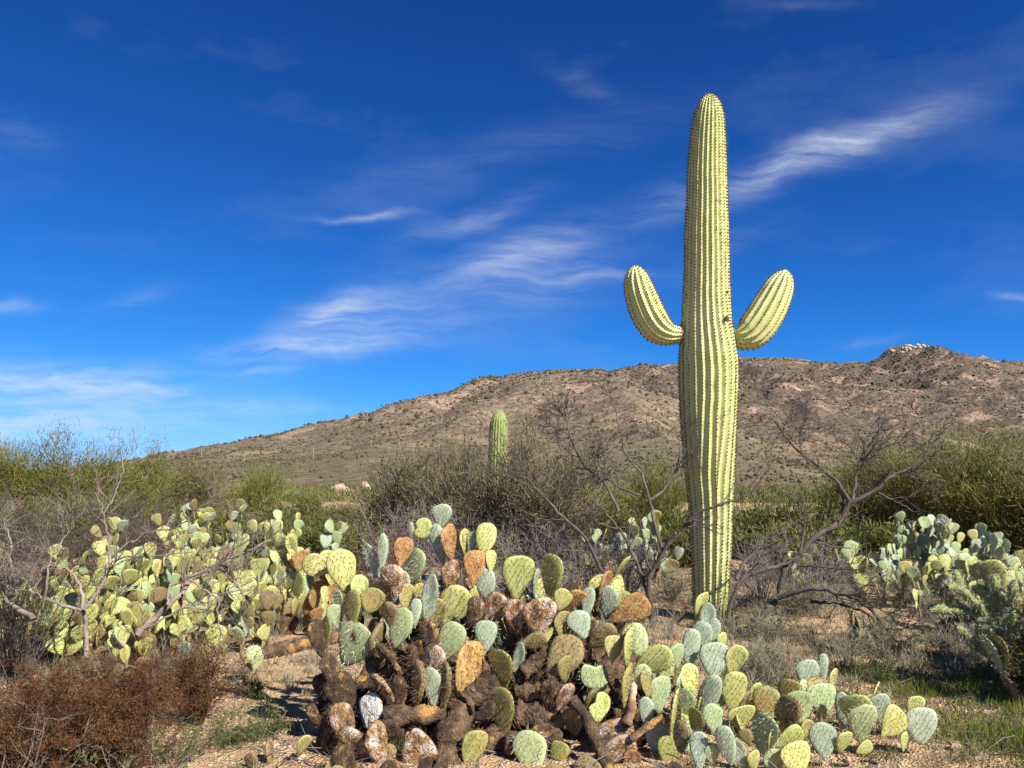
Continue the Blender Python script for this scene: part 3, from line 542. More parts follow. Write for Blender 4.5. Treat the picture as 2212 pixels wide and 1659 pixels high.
MAIN = [(z1, [(1395, 220, 165, 205, 0, 'b'), (1220, 335, 175, 165, -20, 'y', 0), (1370, 490, 130, 370, -15, 'b'), (1470, 460, 110, 310, -6, 'r'), (1605, 460, 70, 230, 0, 'y'), (1660, 470, 75, 190, 0, 'b'), (1790, 430, 180, 265, 8, 'y'), (1690, 700, 190, 310, 6, 'r'),
    (1040, 555, 165, 260, 8, 'r'), (860, 560, 95, 330, 3, 'b'), (770, 615, 110, 320, -25, 'b'), (1145, 685, 160, 320, 20, 'g'), (955, 830, 205, 330, 0, 'l'), (510, 725, 215, 380, -12, 'y'), (280, 665, 175, 260, -78, 'y'), (655, 880, 115, 240, -6, 'y'), (770, 980, 190, 215, 12, 'o'),
    (590, 1060, 150, 300, 0, 'o'), (470, 990, 95, 190, -15, 'g'), (440, 1130, 130, 210, -10, 'g'), (600, 1390, 320, 400, 28, 'g'), (1010, 1230, 200, 345, 14, 'g'), (1160, 1100, 95, 240, 2, 'b'), (1290, 950, 130, 400, 8, 'b'), (1080, 960, 115, 240, 0, 'o'), (1495, 1050, 280, 390, 32, 'y'),
    (1460, 1360, 225, 350, 26, 'g'), (1790, 1320, 185, 280, 5, 'b'), (1790, 840, 180, 270, -8, 'b'), (1700, 945, 110, 180, -10, 'y'), (1860, 1070, 200, 310, 26, 'l'), (2075, 785, 265, 385, 4, 'y'), (1480, 770, 140, 290, 5, 'l'), (2060, 1110, 160, 260, -12, 'l'), (1290, 1340, 150, 370, -5, 'l'),
    (350, 1270, 110, 250, 5, 'o'), (930, 1110, 130, 220, 0, 'n'), (1390, 920, 80, 220, 0, 'l'), (1840, 640, 90, 200, 5, 'y'), (1120, 370, 50, 180, -3, 'b'), (1560, 450, 60, 200, -10, 'o'), (1690, 1080, 130, 260, 20, 'l')]),
  (z2, [(1940, 500, 195, 370, -10, 'o'), (2085, 420, 90, 330, 10, 'b'), (1310, 665, 160, 330, -4, 'b'), (1850, 690, 90, 260, 4, 'b'), (1940, 890, 220, 420, -8, 'o'), (1670, 1240, 200, 350, 14, 'o'), (760, 560, 230, 310, 60, 'w'), (490, 690, 260, 300, -35, 'w'), (390, 500, 110, 240, -12, 'w'), (300, 230, 80, 340, -16, 'w'),
    (950, 470, 120, 420, -32, 'w'), (1090, 460, 95, 330, 12, 'w'), (760, 890, 190, 320, -4, 'k'), (510, 980, 180, 320, -14, 'l'), (830, 1180, 120, 400, -12, 'l'), (330, 1060, 110, 380, 20, 'w'), (1180, 1240, 330, 290, 60, 'l'), (1640, 520, 230, 480, 12, 'r'), (1330, 480, 190, 350, 0, 'l'), (1170, 620, 110, 360, 6, 'n'),
    (1760, 690, 170, 330, 38, 'w'), (1040, 720, 150, 340, -12, 'w'), (870, 680, 120, 300, -30, 'l'), (560, 1200, 260, 330, 30, 'l'), (900, 1320, 240, 240, -40, 'n'), (1420, 640, 90, 380, 3, 'n'), (2110, 640, 170, 300, 35, 'w'), (1000, 1060, 130, 200, -20, 'w'), (360, 1250, 150, 280, 45, 'w'), (150, 1180, 90, 200, 25, 'y')]),
  (z3, [(455, 205, 145, 355, 5, 'o'), (545, 365, 135, 160, 20, 'y'), (610, 390, 140, 260, 48, 'r'), (740, 400, 95, 240, 6, 'b'), (870, 290, 100, 290, 22, 'r'), (1005, 110, 55, 200, 35, 'y'), (900, 390, 130, 260, 6, 'b'), (1055, 450, 215, 320, 62, 'r'), (180, 490, 150, 230, -14, 'l'), (370, 490, 240, 290, 2, 'l'),
    (310, 690, 130, 220, 75, 'n'), (560, 560, 140, 210, 0, 'o'), (685, 555, 165, 200, -18, 'd'), (850, 650, 150, 240, 48, 'n'), (545, 820, 220, 360, 34, 'n'), (725, 770, 105, 250, 0, 'w'), (940, 750, 145, 200, 8, 'y'), (1120, 680, 190, 240, -28, 'g'), (1060, 740, 85, 300, 5, 'y'), (1240, 840, 200, 300, 62, 'y'),
    (805, 950, 200, 240, -40, 'g', 1), (830, 1190, 165, 195, 10, 'y', 0), (1050, 1050, 95, 360, 4, 'o'), (1300, 1095, 160, 265, 5, 'g'), (1195, 1240, 110, 215, 2, 'b'), (1410, 1240, 75, 330, 10, 'y'), (1300, 1430, 220, 210, 10, 'b'), (1380, 1560, 190, 260, 4, 'o'), (300, 1550, 240, 300, -6, 'g'), (510, 1570, 130, 210, 18, 'o'),
    (930, 1400, 200, 300, 82, 'l'), (570, 900, 110, 200, 0, 'o'), (330, 880, 130, 330, 50, 'w'), (470, 1130, 180, 280, 0, 'w'), (560, 1120, 110, 220, 30, 'l'), (980, 1530, 190, 260, 70, 'l'), (1080, 1600, 120, 160, 10, 'r'), (760, 1130, 60, 160, 20, 'n'), (1160, 960, 120, 180, 15, 'g'), (1200, 1010, 90, 190, -8, 'o')])]
RIGHT = [(z3, [(1500, 1170, 115, 215, 3, 'g'), (1430, 800, 120, 190, 0, 'g'), (1535, 740, 125, 270, 12, 'b'), (1530, 1000, 130, 265, -8, 'y'), (1475, 1030, 90, 200, -12, 'g'), (1680, 1120, 135, 345, 12, 'b'), (1715, 1290, 145, 220, -6, 'g'), (1610, 430, 115, 250, 14, 'y'), (1670, 510, 100, 230, 4, 'd'), (1715, 610, 85, 190, 8, 'd'),
    (1780, 690, 80, 140, 2, 'y'), (1640, 650, 130, 220, -8, 'b'), (1600, 1540, 125, 270, 0, 'b'), (1370, 900, 80, 200, -8, 'y'), (1340, 960, 100, 170, 10, 'y'), (1570, 1300, 80, 200, 0, 'o'), (1460, 1420, 90, 210, 5, 'n'), (1800, 410, 40, 160, 8, 'o')]),
  (z4, [(120, 325, 180, 240, 0, 'b'), (262, 310, 135, 210, 12, 'y'), (255, 520, 165, 235, 10, 'y'), (385, 555, 95, 190, 22, 'y'), (440, 570, 85, 170, 26, 'y'), (475, 610, 170, 200, 4, 'o'), (625, 535, 145, 185, 6, 'o'), (757, 410, 145, 185, -4, 'b'), (855, 380, 60, 200, 5, 'd'), (922, 465, 80, 180, -4, 'y'),
    (852, 590, 190, 215, -4, 'g'), (985, 650, 75, 220, 0, 'd'), (1120, 740, 185, 265, 0, 'g'), (1240, 640, 135, 205, -8, 'd'), (1320, 745, 185, 215, 48, 'y'), (1475, 640, 115, 165, 6, 'y'), (1520, 755, 205, 220, 0, 'b'), (1405, 860, 65, 120, 10, 'y'), (455, 820, 120, 280, 6, 'g'), (305, 700, 180, 160, -8, 'y'), (615, 850, 160, 215, 68, 'y'),
    (745, 775, 85, 130, 14, 'y'), (860, 860, 165, 225, -3, 'b'), (995, 865, 105, 150, 14, 'y'), (1135, 905, 85, 120, 70, 'y'), (680, 970, 210, 180, -14, 'y'), (530, 985, 130, 150, -20, 'g'), (207, 890, 115, 265, -16, 'b'), (282, 930, 95, 170, -20, 'd'), (110, 950, 100, 140, 0, 'g'), (390, 990, 85, 140, -8, 'y'), (330, 1030, 95, 90, 0, 'g'), (340, 835, 80, 110, -20, 'o'), (320, 600, 60, 160, 30, 'n'), (500, 850, 50, 130, 10, 'y')])]
PM = thing('prickly_pear', (.05, 5.1, 0), 'large old prickly pear with woody brown trunk and orange lichened pads', 'cactus'); PML = Vector(PM.location)
PR = thing('prickly_pear', (1.5, 5.3, 0), 'fresh green prickly pear sprawling low beside the old woody one', 'cactus'); PRL = Vector(PR.location)
def ymain(y): return 5.6 - (y - 1100) / 560 * .85
for fn, lst in MAIN:
    for t in lst:
        x, y, k = fn(t[0], t[1]); v = BITE[t[6]] if len(t) > 6 else None
        Y = ymain(y) + random.uniform(-.08, .08) - (.0 if t[5] not in 'w' else -.08)
        px_pad(PM, PML, x, y, t[2] * k, t[3] * k, t[4], t[5], Y, v)
for fn, lst in RIGHT:
    for t in lst:
        x, y, k = fn(t[0], t[1]); Y = min(max(gdist(y + 75), 4.55), 5.75) + random.uniform(-.06, .06)
        if x < 1600: Y = min(Y, 5.55 - (y - 1320) / 330 * .8)
        px_pad(PR, PRL, x, y, t[2] * k, t[3] * k, t[4], t[5], Y)
def woody(parent, pl, pts, radii, m, name='limb', flat=.8, n=24, sides=12, amp=.10):
    """knobbly woody limb through world points"""
    pts = np.array([tuple(p) for p in pts]); s = np.concatenate([[0], np.cumsum(np.linalg.norm(np.diff(pts, axis=0), axis=1))]); ss = np.linspace(0, s[-1], n)
    out = np.stack([np.interp(ss, s, pts[:, c]) for c in range(3)], -1); r = np.interp(ss, s, radii)
    for _ in range(3): out[1:-1] = (out[:-2] + out[1:-1] * 2 + out[2:]) / 4
    r = r * (1 + .10 * np.sin(ss / max(s[-1], .01) * 15 + random.uniform(0, 6))); r[-1] *= .45; r[0] *= .8
    V, f = tubes([(out - np.array(tuple(pl)), r)], sides); V = V + rng.normal(size=V.shape) * (r.mean() * amp * .7) + (r.mean() * .22) * np.stack([fbm(V[:, 2] * 14, V[:, 0] * 14, 3, 7), fbm(V[:, 2] * 14, V[:, 1] * 14, 3, 8), fbm(V[:, 0] * 14, V[:, 1] * 14, 3, 9)], -1)
    e = np.arange(sides) + (n - 1) * sides; V = np.concatenate([V, out[-1:] - np.array(tuple(pl))]); cap = np.stack([e, np.roll(e, -1), np.full(sides, len(V) - 1)], -1)
    return obj(name, npmesh(name, V, [f, cap], [m], smooth=True), parent)
def zpts(fn, lst, dy=0.0): 
    r = []
    for (x, y) in lst: a, b, k = fn(x, y); r.append(P(a, b, ymain(b) + .02 + dy))
    return r
kk = .24 / F * 4.95
woody(PM, PML, zpts(z2, [(1440, 1420), (1470, 1240), (1520, 1020), (1570, 850), (1620, 700)], .05), np.array([190, 165, 150, 130, 100]) * kk, M['limb'], 'trunk')
woody(PM, PML, zpts(z2, [(1430, 890), (1150, 900), (860, 920)], .03), np.array([75, 85, 80]) * kk, M['limb'])
woody(PM, PML, zpts(z2, [(1600, 800), (1720, 700), (1800, 620)], 0), np.array([110, 95, 70]) * kk, M['limb'])
woody(PM, PML, zpts(z2, [(2300, 1290), (2080, 1150), (1900, 1130), (1700, 1200)], .12), np.array([80, 80, 85, 80]) * kk, M['limb'])
k3 = .28 / F * 4.95
woody(PM, PML, zpts(z3, [(620, 1130), (740, 1270), (850, 1530), (930, 1720)], -.1), np.array([40, 42, 45, 50]) * k3, M['limb'])
woody(PM, PML, zpts(z3, [(1070, 1440), (1200, 1340), (1330, 1240)], -.1), np.array([28, 26, 20]) * k3, M['limb'])
woody(PM, PML, zpts(z3, [(1040, 1330), (1080, 1200), (1100, 1000)], -.04), np.array([40, 34, 24]) * k3, M['l'])
woody(PM, PML, zpts(z3, [(100, 1480), (320, 1450), (540, 1420)], .05), np.array([75, 70, 60]) * k3, M['limb'])
woody(PM, PML, zpts(z3, [(180, 1230), (330, 1260), (560, 1240)], .12), np.array([90, 110, 90]) * k3, M['limb'])
woody(PM, PML, zpts(z3, [(230, 930), (330, 860), (460, 740)], .02), np.array([60, 62, 50]) * k3, M['limb'])
woody(PM, PML, zpts(z3, [(180, 1060), (300, 1080), (440, 1060)], .1), np.array([60, 66, 60]) * k3, M['limb'])
# older brown pads and stems, added as dark filler for the plant's shadowed heart
for k in range(60):
    x = random.uniform(-1.05, 1.0); Y = random.uniform(5.25, 5.9); h = random.uniform(0, 1.0) ** 1.4 * .6
    b = Vector((x, Y, gz1(x, Y) + h - .03)); ax = Vector((random.uniform(-.5, .5), random.uniform(-.4, .4), 1)); 
    a = random.uniform(0, 6.28); add_pad(PM, PML, b, ax, Vector((math.cos(a), math.sin(a), 0)), random.uniform(.22, .32), random.uniform(.16, .24), random.choice('wwwn'), spines=False)
for k in range(20):
    x = random.uniform(-.85, .75); Y = random.uniform(5.3, 5.7); top = Vector((x * 1.15, Y + .1, random.uniform(.4, .75)))
    woody(PM, PML, [Vector((x * .6, Y, -.02)), Vector((x * .9, Y + random.uniform(-.1, .1), top.z * .5)), top], [.075, .065, .05], M['limb'], 'limb', n=16, sides=10)
for k in range(44):      # fallen and broken old pads and stumps round the foot of the plant
    x = random.uniform(-1.15, .95); Y = random.uniform(5.0, 5.35); lo = k % 4 == 0
    if lo: Y = random.uniform(4.5, 4.66); x = random.choice((random.uniform(-1.0, -.85), random.uniform(-.72, -.05), random.uniform(.3, .9)))
    b = Vector((x, Y, gz1(x, Y) + (random.uniform(-.06, -.02) if lo else random.uniform(-.03, .2)))); a = random.uniform(0, 6.28)
    add_pad(PM, PML, b, Vector((random.uniform(-1, 1), random.uniform(-.5, .3), random.uniform(.2, .9))), Vector((random.uniform(-.4, .4), -1, random.uniform(-.2, .8))), random.uniform(.14, .2) if lo else random.uniform(.18, .32), random.uniform(.11, .17), random.choice('wwwwlwn'), spines=k % 2 == 0)
for k in range(12):
    x = random.uniform(-1.1, .9); Y = random.uniform(5.0, 5.4); d = Vector((random.uniform(-.4, .4), random.uniform(-.1, .2), random.uniform(.05, .3)))
    woody(PM, PML, [Vector((x, Y, .03)), Vector((x, Y, .05)) + d * .5, Vector((x, Y, .05)) + d], [.05, .05, .035], M['limb'], 'limb', n=14, sides=9)
for k in range(46):
    x = random.uniform(-.95, .75); Y = random.uniform(5.35, 5.75); h = random.uniform(.25, .8); b = Vector((x, Y, h)); a = random.gauss(-1.1, .6)
    add_pad(PM, PML, b, Vector((random.uniform(-.5, .5), random.uniform(-.3, .3), 1)), Vector((math.cos(a), math.sin(a), 0)), random.uniform(.22, .3), random.uniform(.15, .21), random.choice('gbolnwyo'))
for k in range(26):
    x = random.uniform(.95, 2.4); Y = random.uniform(4.9, 5.7); b = Vector((x, Y, gz1(x, Y) + random.uniform(-.04, .12))); a = random.uniform(0, 6.28)
    add_pad(PR, PRL, b, Vector((random.uniform(-.6, .6), random.uniform(-.4, .4), 1)), Vector((math.cos(a), math.sin(a), 0)), random.uniform(.2, .26), random.uniform(.15, .2), random.choice('onogy'), spines=True)

def pear_plant(px, Y, h, rad, n, label, styles, group=None, L0=.23):
    n = int(n * 1.45)
    x0 = P(px, 1100, Y).x; loc = Vector((x0, Y, gz1(x0, Y))); th = thing('prickly_pear', loc, label, 'cactus', group); cnt = 0; q = []
    nb = max(2, n // 8)
    for _ in range(nb):
        a = random.uniform(0, 6.28); r = rad * math.sqrt(random.random()) * .85; b = Vector((loc.x + r * math.cos(a), loc.y + r * math.sin(a), 0)); b.z = gz1(b.x, b.y) - .03
        q.append((b, Vector((random.uniform(-.4, .4), random.uniform(-.4, .4), 1)).normalized(), 0))
    while q and cnt < n:
        b, ax, lv = q.pop() if random.random() < .42 else q.pop(random.randrange(len(q)))
        L = L0 * random.uniform(.75, 1.2); W = L * random.uniform(.68, .92)
        a = random.gauss(-.95, .85)      # faces mostly turn broadside to the south
        st = random.choice('wnn') if lv == 0 else (random.choice('noo' + styles) if lv == 1 else random.choice(styles))
        v = random.choice(BITE) if (lv > 1 and random.random() < .06) else None
        add_pad(th, loc, b, ax, Vector((math.cos(a), math.sin(a), .1)), L, W, st, v); cnt += 1
        tip = b + ax * L; rr = math.hypot(tip.x - loc.x, tip.y - loc.y) / rad
        if tip.z - loc.z < h * (1 - .35 * rr * rr) - L * .5:
            for c in range(random.choice((1, 2, 2, 3)) if lv else 2):
                xw = Vector((-math.sin(a), math.cos(a), 0)); s = random.uniform(-.38, .38)
                nb_ = b + ax * L * (.97 - .35 * abs(s)) + xw * W * s
                na = (ax + xw * s * 1.5 + Vector((random.gauss(0, .22), random.gauss(0, .22), .5))).normalized(); q.append((nb_, na, lv + 1))
    return th
def lbank(px, Y, h): return ('tall ' if h > 1.1 else 'low ' if h < .85 else '') + 'yellow green prickly pear in the dense bank, ' + ('by its ragged outer end' if px < 150 else 'behind the pale upright stem' if px < 260 else 'behind the thick pale slanting limb' if px < 400 else 'at its highest crowded part' if px < 500 else 'next to the sandy clearing')
LG = 'prickly pears massed on the left behind the bare branches'
LL = 'yellow green prickly pear in the dense bank behind the bare branching shrub'
for (px, Y, h, rad, n) in ((100, 7.2, .8, .6, 20), (240, 7.3, .8, .6, 22), (500, 7.6, .75, .45, 18), (40, 8.3, 1.0, .8, 26), (190, 8.6, 1.05, .8, 30), (320, 9.6, 1.25, .9, 34), (450, 10.4, 1.38, .95, 40), (570, 9.9, 1.3, .75, 32), (310, 7.9, .95, .7, 28), (430, 8.4, 1.05, .75, 34), (540, 8.9, 1.0, .6, 26), (-60, 7.6, .9, .7, 20), (20, 7.4, .85, .6, 18), (380, 7.0, .6, .5, 16)):
    pear_plant(px, Y, h, rad, int(n * 2.1), lbank(px, Y, h), 'yyyyygygobyn', LG, L0=.165)
pear_plant(655, 8.6, 1.02, .45, 24, 'yellowish prickly pear at the edge of the sandy clearing by the dead log', 'yyyygr')
pear_plant(700, 10.6, 1.2, .5, 20, 'pale prickly pear topped by three tiny round pads behind the sandy clearing', 'bgyg', L0=.18)
pear_plant(550, 6.45, .34, .2, 4, 'single bright green prickly pear sprout on bare sand', 'gg', L0=.17)
pear_plant(605, 4.75, .2, .12, 3, 'tiny yellow prickly pear sprout at the foot of the woody cactus', 'y', L0=.14)
pear_plant(10, 4.35, .25, .15, 4, 'small shaded green prickly pear under the rusty brown shrub', 'b', L0=.2)
pear_plant(1410, 13.0, 1.12, .6, 36, 'green prickly pear clump seen behind the forked bare tree', 'bggby')
pear_plant(1290, 13.5, .85, .5, 20, 'small prickly pear clump half hidden behind the grey brush', 'bgy')
RG = 'prickly pears heaped under the green palo verde'
RLb = 'blue green prickly pear heaped in front of the green palo verde'
for (px, Y, h, rad, n) in ((1965, 12.2, 1.32, .7, 62), (2035, 11.8, 1.25, .6, 54), (2100, 11.0, 1.0, .55, 44), (1930, 11.0, .8, .5, 30)): pear_plant(px, Y, h, rad, n, RLb, 'bbbgbgygb', RG, L0=.165)
RLy = 'pale yellow green prickly pear spilling down from the heap beside the palo verde'
for (px, Y, h, rad, n) in ((2065, 10.0, .75, .5, 36), (2140, 9.3, .78, .5, 40), (2215, 8.6, .8, .45, 36), (1970, 10.2, .55, .5, 20), (2185, 7.9, .72, .4, 30), (2095, 8.7, .6, .45, 26), (2010, 9.0, .42, .4, 14), (2120, 7.9, .45, .35, 12)): pear_plant(px, Y, h, rad, n, RLy, 'ygygyg', RG, L0=.18)
pear_plant(2190, 6.9, .85, .25, 10, 'prickly pear with big round pale pads above the cholla', 'gyg', L0=.34)
pear_plant(1870, 7.7, .38, .45, 14, 'low pale prickly pear under the drooping dead branch', 'ygyg')
pear_plant(1790, 10.6, .8, .6, 20, 'scattered yellow green prickly pear behind the leaning dark tree', 'ygyy')
pear_plant(2190, 5.75, .45, .22, 5, 'shaded low prickly pear lying beside the green grass', 'og', L0=.26)

def lm(px):
    for a, t in ((100, 'behind the rusty brown shrubs'), (250, 'behind the pale branching shrub'), (400, 'behind the main prickly pear bank'), (520, 'below the brownish olive bush'), (640, 'below the yellow stemmed palo verde'), (800, 'behind the sandy clearing'), (1000, 'near the tan boulders'), (1130, 'beside the short saguaro'), (1310, 'between the short saguaro and forked mesquite'), (1480, 'behind the forked bare mesquite'), (1620, 'behind the giant saguaro trunk'), (1850, 'behind the leaning dark mesquite')):
        if px < a: return t
    return 'beside the heaped prickly pears'
# ------------------------------------------------------------------ woody plants
def rot_dir(d, ang, az):
    d = d / np.linalg.norm(d); ref = np.array([0, 0, 1.]) if abs(d[2]) < .9 else np.array([1., 0, 0]); a = np.cross(d, ref); a /= np.linalg.norm(a); b = np.cross(d, a)
    return d * math.cos(ang) + (a * math.cos(az) + b * math.sin(az)) * math.sin(ang)
def limb_poly(p, d, L, r, n, wig, up, taper=.35):
    pts = [p]; rr = [r]; d = d / np.linalg.norm(d)
    for i in range(n):
        d = d + rng.normal(size=3) * wig; d[2] += up; d /= np.linalg.norm(d); p = p + d * L / n; pts.append(p); rr.append(r * (1 - (1 - taper) * (i + 1) / n))
    return np.array(pts), np.array(rr)
def sprout(polys, poly, lv, maxlv, dens, L, wig=.22, up=.05, ratio=.55, ang=(.5, 1.1), start=.2, minr=.0022):
    pts, rr = poly; m = max(1, int(round(dens * (1 + .3 * rng.normal()))))
    for _ in range(m):
        t = start + (1 - start) * rng.random(); f = t * (len(pts) - 1); i = min(int(f), len(pts) - 2); p = pts[i] + (pts[i + 1] - pts[i]) * (f - i); d = pts[i + 1] - pts[i]
        r = max(rr[i] * (.62 if lv < 2 else .7), minr); nl = L * (.55 + .9 * rng.random()) * (1.1 - .4 * t)
        q = limb_poly(p, rot_dir(d, ang[0] + (ang[1] - ang[0]) * rng.random(), rng.random() * 6.28), nl, r, 5 if lv < maxlv else 3, wig, up, .3)
        polys.append(q)
        if lv < maxlv: sprout(polys, q, lv + 1, maxlv, dens * .85, L * ratio, wig, up, ratio, ang, .15, minr)
def smooth_path(pts, n):
    pts = np.array([tuple(p) for p in pts], float); s = np.concatenate([[0], np.cumsum(np.linalg.norm(np.diff(pts, axis=0), axis=1))]); ss = np.linspace(0, s[-1], n)
    out = np.stack([np.interp(ss, s, pts[:, c]) for c in range(3)], -1); out[1:-1] = (out[:-2] + out[1:-1] * 2 + out[2:]) / 4; out[1:-1] += rng.normal(size=out[1:-1].shape) * .006
    return out
def traced_tree(name, base_px, Yb, limbs, label, cat, bark, twig, scale_px, dens=7, L=.55, maxlv=3, up=.04, lspread=.35, minr=.0043, ang=(.4, 1.0)):
    """limbs: list of (points [(px,py)], r_px0, r_px1, depth0, depth1, twig density)"""
    loc = P(base_px[0], base_px[1], Yb); th = thing(name, loc, label, cat); polys = []
    for k, (pts, r0, r1, d0, d1, dn) in enumerate(limbs):
        w = [P(x, y, Yb + d0 + (d1 - d0) * i / max(1, len(pts) - 1)) - loc for i, (x, y) in enumerate(pts)]
        n = max(8, len(pts) * 4); pa = smooth_path(w, n); rr = np.linspace(r0, r1, n) / F * Yb
        V, f = tubes([(pa, rr)], 8); V += rng.normal(size=V.shape) * rr.mean() * .07
        obj('trunk' if k == 0 else 'branch', npmesh('branch', V, [f], [bark], smooth=True), th)
        if dn: sprout(polys, (pa, rr), 1, maxlv, dn * .72, L, up=up, start=.25, minr=minr, ang=ang)
    V, f = tubes(polys, 3); obj('twigs', npmesh('twigs', V, [f], [twig]), th, kind='stuff')
    return th
def zz8(l): return [(1504 + x * .4, 752 + y * .4) for x, y in l]
def zzs(l): return [(1327.2 + x * .3467, 752 + y * .3467) for x, y in l]
def zz6(l): return [(x * .32, 884.8 + y * .32) for x, y in l]
def zzc(l): return [(707.8 + x * .2934, 752 + y * .2934) for x, y in l]
traced_tree('mesquite_tree', (1588, 1392), 8.2, [
    (zz8([(195, 1610), (330, 1470), (450, 1340), (470, 1200), (540, 1130), (620, 1030), (760, 960), (830, 840)]), 9, 5.5, 0, .3, 5),
    (zz8([(830, 835), (770, 730), (640, 620), (520, 530), (440, 420), (390, 350)]), 4.5, 1.2, .3, 1.0, 10), (zz8([(845, 825), (860, 700), (885, 600), (945, 515), (990, 430), (1005, 350)]), 4, 1.2, .3, .6, 10),
    (zz8([(835, 835), (950, 785), (1050, 690), (1180, 640), (1260, 540), (1350, 430)]), 4.5, 1.2, .3, .3, 10), (zz8([(440, 1350), (560, 1305), (700, 1300), (850, 1350), (960, 1430), (1050, 1540), (1130, 1650)]), 5.5, 1.8, 0, -.7, 9),
    (zz8([(620, 1370), (760, 1375), (880, 1410), (980, 1480), (1020, 1560), (1040, 1640)]), 3.5, 1.2, -.1, -.7, 9), (zz8([(160, 1500), (200, 1330), (260, 1235), (370, 1195), (480, 1165), (540, 1130)]), 4.5, 4, .1, .1, 5),
    (zz8([(215, 1250), (260, 1150), (330, 1090), (450, 1000), (560, 920), (700, 880)]), 4.5, 1.4, .1, .6, 5), (zz8([(560, 1170), (680, 1185), (790, 1190), (870, 1195)]), 2.5, 1, 0, -.3, 5), (zz8([(985, 785), (1060, 820), (1120, 850), (1200, 900)]), 2.6, 1, .3, .2, 4)],
    'dark leafless mesquite leaning away from the giant saguaro with drooping dead branch', 'tree', M['bark_dark'], M['twig'], 1, L=.5, up=.02)
traced_tree('mesquite_tree', (1408, 1352), 8.8, [
    (zzs([(235, 1730), (225, 1600), (207, 1500), (230, 1400), (300, 1280), (340, 1210), (420, 1150), (500, 1040)]), 6.5, 3.5, 0, -.2, 4), (zzs([(500, 1040), (570, 1000), (700, 970), (850, 910), (960, 760)]), 3, 1, -.3, -.5, 4),
    (zzs([(205, 1530), (150, 1360), (60, 1170), (-20, 1060), (-120, 960)]), 4.5, 2, 0, .2, 5), (zzs([(300, 1260), (260, 1130), (215, 940), (180, 780), (60, 660), (20, 450), (0, 330)]), 4, 1, -.1, .3, 9), (zzs([(215, 945), (320, 880), (400, 720), (410, 600), (370, 480)]), 3, 1, .1, .3, 8),
    (zzs([(210, 930), (60, 890), (-60, 800), (-130, 640)]), 2.8, 1, .1, .2, 10), (zzc([(2030, 1659), (1900, 1400), (1700, 1210), (1480, 970), (1330, 900)]), 4, 1.2, .1, .4, 9), (zzc([(2140, 1200), (2050, 1000), (1900, 880), (1800, 700), (1740, 450)]), 3.6, 1, .1, .4, 10)],
    'forked leafless mesquite standing just left of the giant saguaro trunk', 'tree', M['bark_dark'], M['twig'], 1, L=.5, up=.02)
traced_tree('bare_shrub', (186, 1420), 6.0, [
    (zz6([(585, 1680), (580, 1600), (575, 1400), (565, 1300), (530, 1150), (480, 1090), (340, 1050)]), 5.5, 1.6, 0, .2, 7), (zz6([(572, 1350), (640, 1260), (710, 1150), (745, 1030), (740, 950), (720, 800), (690, 650), (640, 560)]), 4.5, 1.1, 0, .1, 7),
    (zz6([(745, 1010), (860, 900), (1000, 830), (1200, 800), (1300, 700), (1420, 620)]), 2.8, .9, .1, 0, 9), (zz6([(930, 1520), (1100, 1350), (1230, 1240), (1290, 1140), (1400, 1070), (1550, 1020), (1700, 940), (1830, 880)]), 7, 2, -.1, .3, 9),
    (zz6([(1130, 1320), (1135, 1200), (1300, 1130), (1420, 1060)]), 3.5, 1.4, -.1, 0, 6), (zz6([(560, 1360), (480, 1340), (280, 1270), (100, 1120), (30, 950)]), 4, 1.4, 0, .1, 10), (zz6([(230, 1420), (170, 1370), (60, 1310), (-60, 1240)]), 6, 3, .1, .2, 6),
    (zz6([(60, 1310), (40, 1150), (90, 900), (30, 760)]), 3, 1, .1, .3, 9), (zz6([(745, 1030), (850, 1000), (1050, 990), (1300, 960)]), 2.2, .8, .1, 0, 8), (zz6([(700, 700), (780, 560), (830, 420), (830, 330)]), 1.8, .7, .1, .3, 4),
    (zz6([(300, 1290), (340, 1000), (460, 830), (450, 680)]), 2.6, .8, 0, .2, 9), (zz6([(1280, 1150), (1480, 1280), (1460, 1420), (1520, 1560)]), 2.6, 1, -.1, -.2, 7), (zz6([(940, 1500), (1140, 1390), (1250, 1340), (1420, 1290), (1600, 1180), (1720, 1130)]), 2.6, .8, -.1, 0, 8)],
    'pale leafless branching shrub sprawling in front of the prickly pear bank', 'shrub', M['bark_pale'], M['twig_pale'], 1, L=.36, minr=.0026, dens=8)
